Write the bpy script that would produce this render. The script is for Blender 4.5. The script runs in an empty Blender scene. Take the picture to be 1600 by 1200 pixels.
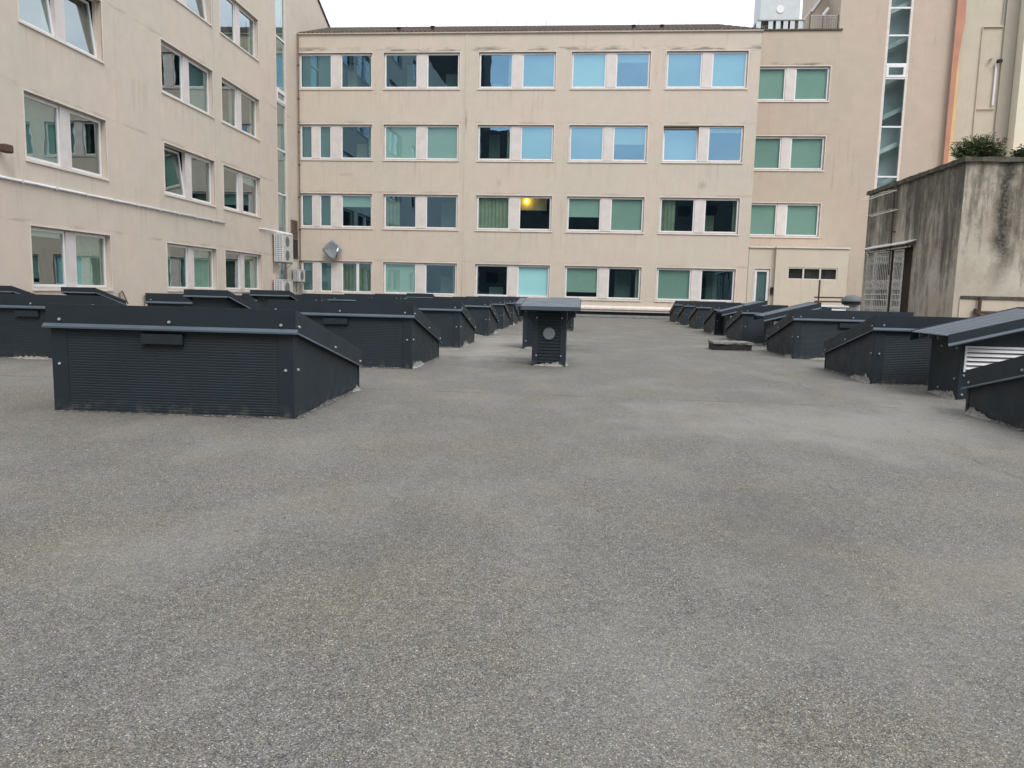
import bpy, bmesh, math, random
from mathutils import Matrix, Vector
import numpy as np
C = bpy.context.scene.collection
SC = bpy.context.scene
rnd = random.Random(7)
# ------------------------------------------------------------------ camera
YAW, PITCH, ROLL, FPX = 0.0922317, 0.1214243, 0.0238639, 1172.81
def cam_matrix():
    cy, sy = math.cos(YAW), math.sin(YAW)
    f = Vector((-sy, cy, 0)); r = Vector((cy, sy, 0)); d = Vector((0, 0, -1))
    f2 = f*math.cos(PITCH) + d*math.sin(PITCH); d2 = d*math.cos(PITCH) - f*math.sin(PITCH)
    r3 = r*math.cos(ROLL) - d2*math.sin(ROLL); d3 = r*math.sin(ROLL) + d2*math.cos(ROLL)
    return Matrix((r3, -d3, -f2)).transposed()
cd = bpy.data.cameras.new('camera'); cam = bpy.data.objects.new('camera', cd); C.objects.link(cam)
cd.sensor_width = 36; cd.lens = 36*FPX/1600; cd.clip_start = .05; cd.clip_end = 600
cam.matrix_world = Matrix.Translation((0, 0, 1.4)) @ cam_matrix().to_4x4()
SC.camera = cam
# ------------------------------------------------------------------ sky, light, exposure
SUN_EL, SUN_AZ = math.radians(52), math.radians(154)
w = bpy.data.worlds.new('World'); SC.world = w; w.use_nodes = True
nt = w.node_tree; nt.nodes.clear()
out = nt.nodes.new('ShaderNodeOutputWorld'); add = nt.nodes.new('ShaderNodeAddShader')
sky = nt.nodes.new('ShaderNodeTexSky'); sky.sky_type = 'NISHITA'; sky.sun_disc = False
sky.sun_elevation = SUN_EL; sky.sun_rotation = SUN_AZ; sky.air_density = 1.2; sky.dust_density = 4
bg1 = nt.nodes.new('ShaderNodeBackground'); bg1.inputs[1].default_value = .05
bg2 = nt.nodes.new('ShaderNodeBackground'); bg2.inputs[1].default_value = 1.0
tc = nt.nodes.new('ShaderNodeTexCoord'); mp = nt.nodes.new('ShaderNodeMapping'); mp.inputs['Scale'].default_value = (1, 1, 2.6)
nz = nt.nodes.new('ShaderNodeTexNoise'); nz.inputs['Scale'].default_value = 5.5; nz.inputs['Detail'].default_value = 9
cr = nt.nodes.new('ShaderNodeValToRGB')
cr.color_ramp.elements[0].position = .36; cr.color_ramp.elements[0].color = (.72, .78, .88, 1)
cr.color_ramp.elements[1].position = .64; cr.color_ramp.elements[1].color = (1.05, 1.05, 1.06, 1)
L = nt.links.new
L(tc.outputs['Generated'], mp.inputs[0]); L(mp.outputs[0], nz.inputs[0]); L(nz.outputs[0], cr.inputs[0]); L(cr.outputs[0], bg2.inputs[0])
L(sky.outputs[0], bg1.inputs[0]); L(bg1.outputs[0], add.inputs[0]); L(bg2.outputs[0], add.inputs[1]); L(add.outputs[0], out.inputs[0])
sd = bpy.data.lights.new('sun', 'SUN'); sd.energy = 1.35; sd.angle = math.radians(28); sd.color = (1, .97, .92)
so = bpy.data.objects.new('sun', sd); C.objects.link(so)
so.rotation_euler = (math.radians(90) - SUN_EL, 0, math.radians(180) - SUN_AZ)
SC.view_settings.view_transform = 'Standard'; SC.view_settings.look = 'None'
SC.view_settings.exposure = .45; SC.view_settings.gamma = 1; SC.view_settings.use_curve_mapping = False
SC.cycles.max_bounces = 10; SC.cycles.transparent_max_bounces = 12; SC.cycles.caustics_reflective = False; SC.cycles.caustics_refractive = False
# ------------------------------------------------------------------ materials
def mat(name):
    m = bpy.data.materials.new(name); m.use_nodes = True; t = m.node_tree; t.nodes.clear()
    o = t.nodes.new('ShaderNodeOutputMaterial'); b = t.nodes.new('ShaderNodeBsdfPrincipled'); t.links.new(b.outputs[0], o.inputs[0])
    return m, t, b
def N(t, k, **kw):
    n = t.nodes.new('ShaderNode' + k)
    for a, v in kw.items():
        if a in n.inputs: n.inputs[a].default_value = v
        else: setattr(n, a, v)
    return n
def coords(t, scale=(1, 1, 1), loc=(0, 0, 0)):
    a = N(t, 'TexCoord'); b = N(t, 'Mapping'); b.inputs['Scale'].default_value = scale; b.inputs['Location'].default_value = loc
    t.links.new(a.outputs['Object'], b.inputs[0]); return b.outputs[0]
def noise(t, vec, scale, detail=4, rough=.55):
    n = N(t, 'TexNoise'); n.inputs['Scale'].default_value = scale; n.inputs['Detail'].default_value = detail; n.inputs['Roughness'].default_value = rough
    t.links.new(vec, n.inputs['Vector']); return n.outputs['Fac']
def ramp(t, fac, stops):
    r = N(t, 'ValToRGB'); e = r.color_ramp.elements
    while len(e) < len(stops): e.new(.5)
    for i, (p, c) in enumerate(stops):
        e[i].position = p; e[i].color = (c, c, c, 1) if isinstance(c, (int, float)) else (*c, 1)
    t.links.new(fac, r.inputs[0]); return r.outputs[0]
def mixc(t, mode, fac, a, b):
    m = N(t, 'Mix', data_type='RGBA', blend_type=mode)
    for s, v in ((0, fac), (6, a), (7, b)):
        if isinstance(v, (int, float)): m.inputs[s].default_value = v
        elif isinstance(v, tuple): m.inputs[s].default_value = (*v, 1)
        else: t.links.new(v, m.inputs[s])
    return m.outputs[2]
def bump(t, b, h, strength, dist):
    n = N(t, 'Bump'); n.inputs['Strength'].default_value = strength; n.inputs['Distance'].default_value = dist
    t.links.new(h, n.inputs['Height']); t.links.new(n.outputs[0], b.inputs['Normal'])
def simple(name, col, rough=.5, metal=0., var=.12, scale=3., bmp=0, spec=.5):
    m, t, b = mat(name); v = coords(t)
    f = noise(t, v, scale, 6); r = ramp(t, f, [(.3, 1-var), (.7, 1+var)])
    c = mixc(t, 'MULTIPLY', 1., tuple(col), r); t.links.new(c, b.inputs['Base Color'])
    b.inputs['Roughness'].default_value = rough; b.inputs['Metallic'].default_value = metal; b.inputs['Specular IOR Level'].default_value = spec
    if bmp: bump(t, b, noise(t, v, scale*12, 3), bmp, .01)
    return m
def plaster(name, col, streak=.5, grime=(.5, .47, .42), seed=0, soot=(), drips=(), spots=()):
    m, t, b = mat(name); v = coords(t, loc=(seed, seed, 0))
    big = ramp(t, noise(t, v, .18, 5), [(.32, (.96, .985, .96)), (.68, (1.05, 1.0, .985))])
    mid = ramp(t, noise(t, v, 1.3, 6, .65), [(.25, .93), (.75, 1.05)])
    c = mixc(t, 'MULTIPLY', 1., tuple(col), big); c = mixc(t, 'MULTIPLY', 1., c, mid)
    vs = coords(t, (2.2, 2.2, .16), (seed, 0, 0))
    st = ramp(t, noise(t, vs, 1.6, 8, .7), [(.55, 0.), (.78, 1.)])
    ms = ramp(t, noise(t, v, .35, 3), [(.42, 0.), (.62, 1.)])
    k = N(t, 'Math', operation='MULTIPLY'); t.links.new(st, k.inputs[0]); t.links.new(ms, k.inputs[1])
    k2 = N(t, 'Math', operation='MULTIPLY'); t.links.new(k.outputs[0], k2.inputs[0]); k2.inputs[1].default_value = min(1, streak*1.6)
    c = mixc(t, 'MULTIPLY', k2.outputs[0], c, grime)
    if soot or drips:
        sz = N(t, 'SeparateXYZ'); t.links.new(coords(t), sz.inputs[0])
    for zc, hw, amt in soot:
        d = N(t, 'Math', operation='SUBTRACT'); t.links.new(sz.outputs[2], d.inputs[0]); d.inputs[1].default_value = zc
        e = N(t, 'Math', operation='ABSOLUTE'); t.links.new(d.outputs[0], e.inputs[0])
        q = N(t, 'MapRange'); q.inputs['From Min'].default_value = hw*.2; q.inputs['From Max'].default_value = hw; q.inputs['To Min'].default_value = 1; q.inputs['To Max'].default_value = 0; t.links.new(e.outputs[0], q.inputs[0])
        mk = ramp(t, noise(t, coords(t, (.55, 1, 3), (zc, 2, 0)), 1.0, 6, .65), [(.48, 0.), (.60, amt)])
        kk = N(t, 'Math', operation='MULTIPLY'); t.links.new(q.outputs[0], kk.inputs[0]); t.links.new(mk, kk.inputs[1])
        c = mixc(t, 'MIX', kk.outputs[0], c, (.13, .115, .095))
    for zs in drips:
        q = N(t, 'MapRange'); q.inputs['From Min'].default_value = zs-1.5; q.inputs['From Max'].default_value = zs-.05; t.links.new(sz.outputs[2], q.inputs[0])
        q2 = N(t, 'Math', operation='LESS_THAN'); t.links.new(sz.outputs[2], q2.inputs[0]); q2.inputs[1].default_value = zs
        mk = ramp(t, noise(t, coords(t, (2.6, 1, .05), (zs, 5, 0)), 1.6, 6, .7), [(.54, 0.), (.70, .38)])
        ka = N(t, 'Math', operation='MULTIPLY'); t.links.new(q.outputs[0], ka.inputs[0]); t.links.new(q2.outputs[0], ka.inputs[1])
        kb_ = N(t, 'Math', operation='MULTIPLY'); t.links.new(ka.outputs[0], kb_.inputs[0]); t.links.new(mk, kb_.inputs[1])
        c = mixc(t, 'MIX', kb_.outputs[0], c, (.24, .21, .175))
    for x0, z0, rx, rz, amt in spots:
        cc = N(t, 'VectorMath', operation='MULTIPLY_ADD'); t.links.new(coords(t), cc.inputs[0]); cc.inputs[1].default_value = (1/rx, 0, 1/rz); cc.inputs[2].default_value = (-x0/rx, 0, -z0/rz)
        ln = N(t, 'VectorMath', operation='LENGTH'); t.links.new(cc.outputs[0], ln.inputs[0])
        nn = N(t, 'Math', operation='MULTIPLY_ADD'); t.links.new(noise(t, v, 5, 4, .6), nn.inputs[0]); nn.inputs[1].default_value = -1.2; t.links.new(ln.outputs['Value'], nn.inputs[2])
        mr = N(t, 'MapRange'); mr.inputs['From Min'].default_value = -.4; mr.inputs['From Max'].default_value = .5; mr.inputs['To Min'].default_value = amt; mr.inputs['To Max'].default_value = 0; t.links.new(nn.outputs[0], mr.inputs[0])
        c = mixc(t, 'MIX', mr.outputs[0], c, (.20, .18, .15))
    sp = ramp(t, noise(t, v, 5.5, 3), [(.72, 0.), (.8, .22)])
    c = mixc(t, 'MULTIPLY', sp, c, (.55, .5, .46))
    t.links.new(c, b.inputs['Base Color']); b.inputs['Roughness'].default_value = .9; b.inputs['Specular IOR Level'].default_value = .25
    bump(t, b, noise(t, v, 14, 6, .7), .35, .006)
    return m
M = {}
M['plaster'] = plaster('beige_plaster', (.538, .485, .422), .45, soot=((15.98, .22, .75), (11.66, .12, .3), (7.44, .12, .25), (3.22, .12, .25), (1.0, .12, .2)), drips=(13.64, 9.37, 5.16), spots=((6.85, 8.06, .3, .3, .45), (-5.5, 8.1, .22, .26, .3), (-7.58, 11.75, .07, .75, .7), (-15.2, 8.5, .6, .12, .3)))
M['plaster_wing'] = plaster('wing_plaster', (.47, .40, .335), .4, seed=11, soot=((15.92, .16, .8), (11.7, .1, .25), (5.3, .12, .3)), drips=(13.68, 9.46, 5.3))
M['plaster_left'] = plaster('left_plaster', (.565, .50, .43), .4, seed=23, soot=((3.28, .1, .35), (7.46, .1, .3), (11.65, .1, .3)), drips=(1.1, 5.18, 9.37, 13.56, 4.44))
M['plaster_annex'] = plaster('annex_plaster', (.54, .49, .41), .35, seed=5)
M['plaster_tower'] = plaster('tower_plaster', (.47, .40, .335), .45, seed=11)
M['plaster_side'] = plaster('neighbour_plaster', (.50, .45, .365), .4, seed=31)
M['cream'] = plaster('cream_plaster', (.68, .64, .52), .3, seed=37)
M['render_grey'] = plaster('rough_grey_render', (.36, .33, .28), .9, seed=41)
M['orange'] = simple('terracotta_paint', (.44, .22, .15), .85, var=.1, scale=1.2)
M['yellow'] = simple('yellow_paint', (.62, .43, .22), .85, var=.1, scale=1.2)
M['white_pvc'] = simple('white_frame_paint', (.72, .72, .73), .4, var=.05)
M['pinkish'] = simple('pale_mullion_panel', (.60, .56, .54), .6, var=.08, scale=2)
M['trim'] = simple('cream_metal_trim', (.62, .57, .52), .5, var=.1)
M['white'] = simple('white_metal', (.72, .73, .76), .4, var=.05)
M['offwhite'] = simple('offwhite_casing', (.55, .53, .49), .5, var=.12, scale=4)
M['grillepaint'] = simple('worn_white_paint', (.74, .73, .68), .6, var=.25, scale=9)
M['galv'] = simple('galvanised_metal', (.30, .32, .33), .45, .5, var=.2, scale=6)
M['palegrey'] = simple('pale_grey_sheet', (.50, .54, .56), .5, var=.06)
M['rust'] = simple('rusty_pipe', (.075, .045, .035), .8, var=.4, scale=14, bmp=.4)
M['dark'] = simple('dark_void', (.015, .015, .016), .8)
M['brown'] = simple('brown_louvre_metal', (.17, .125, .09), .7, var=.25, scale=6)
M['brown_dark'] = simple('dark_brown_louvre', (.06, .042, .036), .7, var=.2, scale=6)
M['dish'] = simple('grey_dish', (.22, .26, .28), .45, var=.1)
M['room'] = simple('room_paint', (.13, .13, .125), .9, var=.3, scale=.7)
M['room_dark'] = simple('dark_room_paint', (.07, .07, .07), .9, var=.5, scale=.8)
M['blind'] = simple('roller_blind_fabric', (.84, .84, .80), .8, var=.04, scale=.8)
M['midblind'] = simple('pale_grey_blind_fabric', (.44, .46, .44), .8, var=.05, scale=.8)
M['greyblind'] = simple('grey_roller_blind', (.28, .29, .30), .8, var=.08, scale=.8)
M['stairwell'] = simple('stairwell_paint', (.80, .84, .86), .8, var=.08, scale=.5)
M['curtain'] = simple('beige_curtain', (.55, .48, .38), .9, var=.15, scale=2)
M['bluefilm'] = simple('pale_blue_film', (.50, .95, 1.0), .6, var=.03, scale=.6)
M['stairmat'] = simple('pale_stair_plaster', (.85, .85, .82), .8)
M['screw'] = simple('bright_screw', (.50, .52, .55), .35, .3)
M['disc'] = simple('grey_vent_disc', (.15, .175, .195), .6, var=.1)
M['backwall'] = plaster('dark_brown_render', (.085, .078, .070), .5, seed=3)
def anth(name, col, rough=.42):
    m, t, b = mat(name); v = coords(t)
    f = noise(t, v, 1.7, 5); c = mixc(t, 'MULTIPLY', 1., tuple(col), ramp(t, f, [(.3, .85), (.7, 1.15)]))
    vs = coords(t, (5, 5, .6)); st = ramp(t, noise(t, vs, 2.5, 6, .65), [(.6, 0.), (.95, .012)])
    c = mixc(t, 'MIX', st, c, (.10, .10, .097))
    sc = ramp(t, noise(t, v, 26, 2), [(.76, 0.), (.8, .35)]); c = mixc(t, 'MIX', sc, c, (.16, .165, .165))
    sx = N(t, 'SeparateXYZ'); t.links.new(v, sx.inputs[0])
    lo = ramp(t, sx.outputs[2], [(.0, .5), (.16, 0.)]); dn = ramp(t, noise(t, v, 9, 6, .7), [(.48, 0.), (.66, 1.)])
    k = N(t, 'Math', operation='MULTIPLY'); t.links.new(lo, k.inputs[0]); t.links.new(dn, k.inputs[1])
    c = mixc(t, 'MIX', k.outputs[0], c, (.15, .145, .13))
    t.links.new(c, b.inputs['Base Color'])
    rr = ramp(t, noise(t, v, 3.5, 5), [(.3, rough-.06), (.7, rough+.12)]); t.links.new(rr, b.inputs['Roughness'])
    b.inputs['Specular IOR Level'].default_value = .5
    bump(t, b, noise(t, v, 2.2, 2), .12, .008)
    return m
M['anth'] = anth('anthracite_sheet', (.0095, .0195, .0285), .56)
M['anth_sky_lit'] = anth('anthracite_sky_lit', (.075, .104, .132), .45)  # lighter copy of anth: sky light on upward ledges put into the colour
M['roofsheet'] = anth('blue_grey_roof_sheet', (.064, .086, .108), .4)
M['glazing'] = simple('frosted_rooflight', (.35, .38, .38), .3, var=.1)
def glass(name, tcol, base=.38, gcol=(.44, .83, 1.)):
    m = bpy.data.materials.new(name); m.use_nodes = True; t = m.node_tree; t.nodes.clear()
    o = N(t, 'OutputMaterial'); mx = N(t, 'MixShader'); tr = N(t, 'BsdfTransparent'); gl = N(t, 'BsdfGlossy')
    oi = N(t, 'ObjectInfo'); t.links.new(mixc(t, 'MIX', oi.outputs['Random'], tuple(x*.86 for x in tcol), tuple(min(1, x*1.08+.03) for x in tcol)), tr.inputs[0]); gl.inputs['Color'].default_value = (*gcol, 1); gl.inputs['Roughness'].default_value = .012
    v = coords(t); bp = N(t, 'Bump'); bp.inputs['Strength'].default_value = .3; bp.inputs['Distance'].default_value = .006
    t.links.new(noise(t, v, .9, 2), bp.inputs['Height']); t.links.new(bp.outputs[0], gl.inputs['Normal'])
    fr = N(t, 'LayerWeight'); fr.inputs['Blend'].default_value = .5
    pw = N(t, 'Math', operation='POWER'); pw.inputs[1].default_value = 4.; t.links.new(fr.outputs['Facing'], pw.inputs[0])
    ma = N(t, 'MapRange'); ma.inputs['From Min'].default_value = 0; ma.inputs['From Max'].default_value = 1; ma.inputs['To Min'].default_value = base; ma.inputs['To Max'].default_value = 1
    t.links.new(pw.outputs[0], ma.inputs[0]); t.links.new(ma.outputs[0], mx.inputs[0])
    t.links.new(tr.outputs[0], mx.inputs[1]); t.links.new(gl.outputs[0], mx.inputs[2]); t.links.new(mx.outputs[0], o.inputs[0])
    return m
M['glass'] = glass('teal_solar_glass', (.655, .88, .82), .33, (.33, .60, .84))
M['glass_stair'] = glass('stair_glass', (.78, .93, .92), .30, (.5, .66, .74))
M['glass_clear'] = glass('clear_glass', (.9, .95, .95), .1, (.8, .9, 1.))
M['glass_side'] = glass('greenish_side_glass', (.66, .92, .86), .36, (.76, .86, .88))
def emis(name, col, s):
    m = bpy.data.materials.new(name); m.use_nodes = True; t = m.node_tree; t.nodes.clear()
    o = N(t, 'OutputMaterial'); e = N(t, 'Emission'); e.inputs[0].default_value = (*col, 1); e.inputs[1].default_value = s
    t.links.new(e.outputs[0], o.inputs[0]); return m
M['lamp'] = emis('warm_ceiling_lamp', (1, .50, .05), 70)
# granule covered roofing felt
def felt():
    m, t, b = mat('mineral_roofing_felt'); v = coords(t)
    vo = N(t, 'TexVoronoi'); vo.inputs['Scale'].default_value = 250; t.links.new(v, vo.inputs['Vector'])
    sp = N(t, 'SeparateColor'); t.links.new(vo.outputs['Color'], sp.inputs[0])
    g = ramp(t, sp.outputs[0], [(0, .045), (.2, .092), (.5, .142), (.8, .19), (.97, .265), (1., .48)])
    vo2 = N(t, 'TexVoronoi'); vo2.inputs['Scale'].default_value = 100; t.links.new(v, vo2.inputs['Vector'])
    sp2 = N(t, 'SeparateColor'); t.links.new(vo2.outputs['Color'], sp2.inputs[0])
    g2 = ramp(t, sp2.outputs[1], [(0, .84), (.5, 1.), (1, 1.16)])
    tint = ramp(t, sp2.outputs[2], [(0, (1.07, 1.0, .86)), (.5, (1.01, 1.0, .94)), (1, (.98, .99, .97))])
    c = mixc(t, 'MULTIPLY', 1., g, g2); c = mixc(t, 'MULTIPLY', 1., c, tint)
    n0 = ramp(t, noise(t, v, 14, 5, .7), [(.3, .84), (.7, 1.15)]); c = mixc(t, 'MULTIPLY', 1., c, n0)
    n1 = ramp(t, noise(t, v, .55, 6, .6), [(.3, (.93, .93, .93)), (.7, (1.06, 1.055, 1.04))]); c = mixc(t, 'MULTIPLY', 1., c, n1)
    n2 = ramp(t, noise(t, coords(t, (1, 1, 1), (9, 4, 0)), .9, 6, .62), [(.44, (1, 1, 1)), (.70, (1.08, 1.04, .93))]); c = mixc(t, 'MULTIPLY', 1., c, n2)
    # pale dusty silt patches
    p = ramp(t, noise(t, coords(t, (1.2, .75, 1), (3, 7, 0)), .8, 7, .6), [(.47, 0.), (.72, .38)])
    c = mixc(t, 'MIX', p, c, (.262, .256, .228))
    s_ = N(t, 'SeparateXYZ'); t.links.new(v, s_.inputs[0])
    def spot(x0, y0, rx, ry, col, amt, sc, sd):
        cc = N(t, 'VectorMath', operation='MULTIPLY_ADD'); t.links.new(v, cc.inputs[0]); cc.inputs[1].default_value = (1/rx, 1/ry, 0); cc.inputs[2].default_value = (-x0/rx, -y0/ry, 0)
        ln = N(t, 'VectorMath', operation='LENGTH'); t.links.new(cc.outputs[0], ln.inputs[0])
        nn = N(t, 'Math', operation='MULTIPLY_ADD'); t.links.new(noise(t, coords(t, (1.3, .9, 1), (sd, 0, 0)), sc, 6, .62), nn.inputs[0]); nn.inputs[1].default_value = -2.6; t.links.new(ln.outputs['Value'], nn.inputs[2])
        mr = N(t, 'MapRange'); mr.inputs['From Min'].default_value = -1.0; mr.inputs['From Max'].default_value = -.1; mr.inputs['To Min'].default_value = amt; mr.inputs['To Max'].default_value = 0; t.links.new(nn.outputs[0], mr.inputs[0])
        return mixc(t, 'MIX', mr.outputs[0], c, col)
    c = spot(3.3, 8.7, 2.9, 1.7, (.255, .25, .226), .55, 1.1, 5)
    c = spot(-2.2, 20., 1.6, 4.5, (.30, .29, .265), .6, 1.2, 15)
    c = spot(2.3, 4.0, .75, .55, (.215, .20, .172), .4, 2.2, 25)
    c = spot(1.2, 4.6, .5, 1.2, (.085, .085, .082), .28, 2.6, 35)
    c = spot(-1.2, 14.2, 1.5, .7, (.10, .10, .088), .5, 2., 45)
    # dark wet-looking stains
    p2 = ramp(t, noise(t, coords(t, (1.7, .9, 1), (31, 17, 0)), .7, 7, .68), [(.55, 0.), (.76, .34)])
    c = mixc(t, 'MIX', p2, c, (.085, .086, .08))
    c = mixc(t, 'MULTIPLY', 1., c, ramp(t, sp.outputs[2], [(0, .80), (.5, 1.), (1, 1.2)]))
    c = mixc(t, 'MULTIPLY', 1., c, ramp(t, noise(t, v, 34, 4, .7), [(.32, .90), (.68, 1.1)]))
    # lap joints of the felt sheets
    s = N(t, 'SeparateXYZ'); t.links.new(v, s.inputs[0])
    wob = noise(t, v, 1.1, 4)
    def lap(axis, pos, amp, width, dark):
        a = N(t, 'Math', operation='MULTIPLY_ADD'); t.links.new(wob, a.inputs[0]); a.inputs[1].default_value = amp; t.links.new(s.outputs[axis], a.inputs[2])
        d = N(t, 'Math', operation='SUBTRACT'); t.links.new(a.outputs[0], d.inputs[0]); d.inputs[1].default_value = pos + amp*.5
        e = N(t, 'Math', operation='ABSOLUTE'); t.links.new(d.outputs[0], e.inputs[0])
        f = N(t, 'MapRange'); f.inputs['From Min'].default_value = 0; f.inputs['From Max'].default_value = width; f.inputs['To Min'].default_value = dark; f.inputs['To Max'].default_value = 0
        t.links.new(e.outputs[0], f.inputs[0]); return f.outputs[0]
    for ax, pos, amp, wd, dk in ((1, 10.3, .12, .045, .8), (1, 11.9, .5, .03, .4), (0, 3.6, .7, .035, .45), (1, 6.3, .3, .015, .3), (0, -1.4, .5, .02, .2), (1, 20.6, .1, .06, .35), (1, 30.8, .1, .09, .3), (0, 1.9, .3, .03, .22), (1, 15.4, .25, .06, .2)):
        lf = lap(ax, pos, amp, wd, dk)
        br = ramp(t, noise(t, coords(t, (1, 1, 1), (pos, ax, 0)), 1.7, 4), [(.4, 0.), (.6, 1.)])
        k = N(t, 'Math', operation='MULTIPLY'); t.links.new(lf, k.inputs[0]); t.links.new(br, k.inputs[1])
        c = mixc(t, 'MIX', k.outputs[0], c, (.07, .068, .062))
    t.links.new(c, b.inputs['Base Color']); b.inputs['Roughness'].default_value = .92; b.inputs['Specular IOR Level'].default_value = .25
    h = mixc(t, 'ADD', .5, vo.outputs['Distance'], vo2.outputs['Distance'])
    bump(t, b, h, .4, .005)
    return m
M['felt'] = felt()
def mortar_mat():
    m, t, b = mat('crumbly_mortar_shade'); v = coords(t)
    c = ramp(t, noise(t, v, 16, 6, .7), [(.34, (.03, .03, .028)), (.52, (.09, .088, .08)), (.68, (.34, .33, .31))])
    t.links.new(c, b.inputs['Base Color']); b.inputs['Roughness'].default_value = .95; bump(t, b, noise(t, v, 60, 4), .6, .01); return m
M['mortar'] = mortar_mat()  # crumbly mortar with contact shadow painted into its dark tones
M['mortar_pale'] = simple('pale_mortar', (.30, .295, .27), .95, var=.35, scale=18, bmp=.6)
def concrete(name, seed, darkness, runs=()):
    m, t, b = mat(name); v = coords(t, loc=(seed, seed, 0))
    c = ramp(t, noise(t, v, .8, 7, .65), [(.3, (.37, .325, .265)), (.7, (.56, .52, .44))])
    vs = coords(t, (1.1, 1.1, .10), (seed, seed*2, 0)); s1 = noise(t, vs, 1.9, 9, .72)
    fine = noise(t, coords(t, (1, 1, .45), (seed, 0, 0)), 3.8, 9, .75)
    sx = N(t, 'SeparateXYZ'); t.links.new(coords(t), sx.inputs[0])
    hz = N(t, 'MapRange'); hz.inputs['From Min'].default_value = 1.5; hz.inputs['From Max'].default_value = 5.8; hz.inputs['To Min'].default_value = -.10; hz.inputs['To Max'].default_value = .13
    t.links.new(sx.outputs[2], hz.inputs[0])
    a = N(t, 'Math', operation='ADD'); t.links.new(s1, a.inputs[0]); t.links.new(hz.outputs[0], a.inputs[1])
    a2 = N(t, 'Math', operation='MULTIPLY_ADD'); t.links.new(fine, a2.inputs[0]); a2.inputs[1].default_value = .55; t.links.new(a.outputs[0], a2.inputs[2])
    k = ramp(t, a2.outputs[0], [(.74-darkness, 0.), (.85-darkness, .5), (.98-darkness, .86)])
    c = mixc(t, 'MIX', k, c, (.068, .063, .053))
    for rx in runs:
        wb_ = N(t, 'Math', operation='MULTIPLY_ADD'); t.links.new(noise(t, coords(t, (1, 1, 1), (rx, 3, 0)), 1.1, 4), wb_.inputs[0]); wb_.inputs[1].default_value = .9; t.links.new(sx.outputs[0], wb_.inputs[2])
        sb = N(t, 'Math', operation='SUBTRACT'); t.links.new(wb_.outputs[0], sb.inputs[0]); sb.inputs[1].default_value = rx+.45
        ab = N(t, 'Math', operation='ABSOLUTE'); t.links.new(sb.outputs[0], ab.inputs[0])
        mr = N(t, 'MapRange'); mr.inputs['From Min'].default_value = .08; mr.inputs['From Max'].default_value = .46; mr.inputs['To Min'].default_value = 1.; mr.inputs['To Max'].default_value = 0.; t.links.new(ab.outputs[0], mr.inputs[0])
        up = N(t, 'MapRange'); up.inputs['From Min'].default_value = 1.7; up.inputs['From Max'].default_value = 3.2; t.links.new(sx.outputs[2], up.inputs[0])
        dots = ramp(t, noise(t, v, 9, 8, .8), [(.34, .45), (.52, 1.)])
        m1 = N(t, 'Math', operation='MULTIPLY'); t.links.new(mr.outputs[0], m1.inputs[0]); t.links.new(up.outputs[0], m1.inputs[1])
        m2 = N(t, 'Math', operation='MULTIPLY'); t.links.new(m1.outputs[0], m2.inputs[0]); t.links.new(dots, m2.inputs[1])
        c = mixc(t, 'MIX', m2.outputs[0], c, (.055, .053, .046))
    blk = ramp(t, noise(t, v, 22, 5, .8), [(.35, .9), (.65, 1.06)]); c = mixc(t, 'MULTIPLY', 1., c, blk)
    t.links.new(c, b.inputs['Base Color']); b.inputs['Roughness'].default_value = .95; b.inputs['Specular IOR Level'].default_value = .2
    bump(t, b, noise(t, v, 6, 6, .6), .35, .02); return m
M['conc_side'] = concrete('stained_side_render', 2.3, .06)
M['conc_front'] = concrete('stained_front_render', 8.1, -.025, (1.28, 4.3))
M['coping'] = simple('mossy_coping', (.085, .08, .062), .95, var=.5, scale=5, bmp=.8)
M['leaf'] = simple('dusty_green_leaf', (.085, .14, .055), .6, var=.35, scale=3)
M['leaf_pale'] = simple('pale_green_leaf', (.15, .19, .09), .6, var=.3, scale=3)
M['stem'] = simple('brown_stem', (.08, .06, .04), .8)
def tilemat():
    m, t, b = mat('old_roof_tiles'); v = coords(t)
    c = ramp(t, noise(t, v, 3.2, 6, .7), [(.3, (.07, .06, .056)), (.55, (.135, .112, .10)), (.75, (.22, .185, .165))])
    t.links.new(c, b.inputs['Base Color']); b.inputs['Roughness'].default_value = .9; return m
M['tiles'] = tilemat()
# ------------------------------------------------------------------ helpers
def bx(bm, x0, x1, y0, y1, z0, z1):
    v = [bm.verts.new(p) for p in ((x0, y0, z0), (x1, y0, z0), (x1, y1, z0), (x0, y1, z0), (x0, y0, z1), (x1, y0, z1), (x1, y1, z1), (x0, y1, z1))]
    for f in ((0, 3, 2, 1), (4, 5, 6, 7), (0, 1, 5, 4), (1, 2, 6, 5), (2, 3, 7, 6), (3, 0, 4, 7)): bm.faces.new([v[i] for i in f])
    return bm
def box(*a): return bx(bmesh.new(), *a)
def prism(bm, pts, axis, a, b):
    """extrude a closed 2-D outline along axis (0: pts are y,z; 1: pts are x,z; 2: pts are x,y)"""
    def P(p, q): return (q, p[0], p[1]) if axis == 0 else ((p[0], q, p[1]) if axis == 1 else (p[0], p[1], q))
    A = [bm.verts.new(P(p, a)) for p in pts]; B = [bm.verts.new(P(p, b)) for p in pts]; n = len(pts)
    fs = [bm.faces.new(A), bm.faces.new(B[::-1])] + [bm.faces.new((A[i], B[i], B[(i+1) % n], A[(i+1) % n])) for i in range(n)]
    bmesh.ops.recalc_face_normals(bm, faces=fs); return bm
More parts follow.
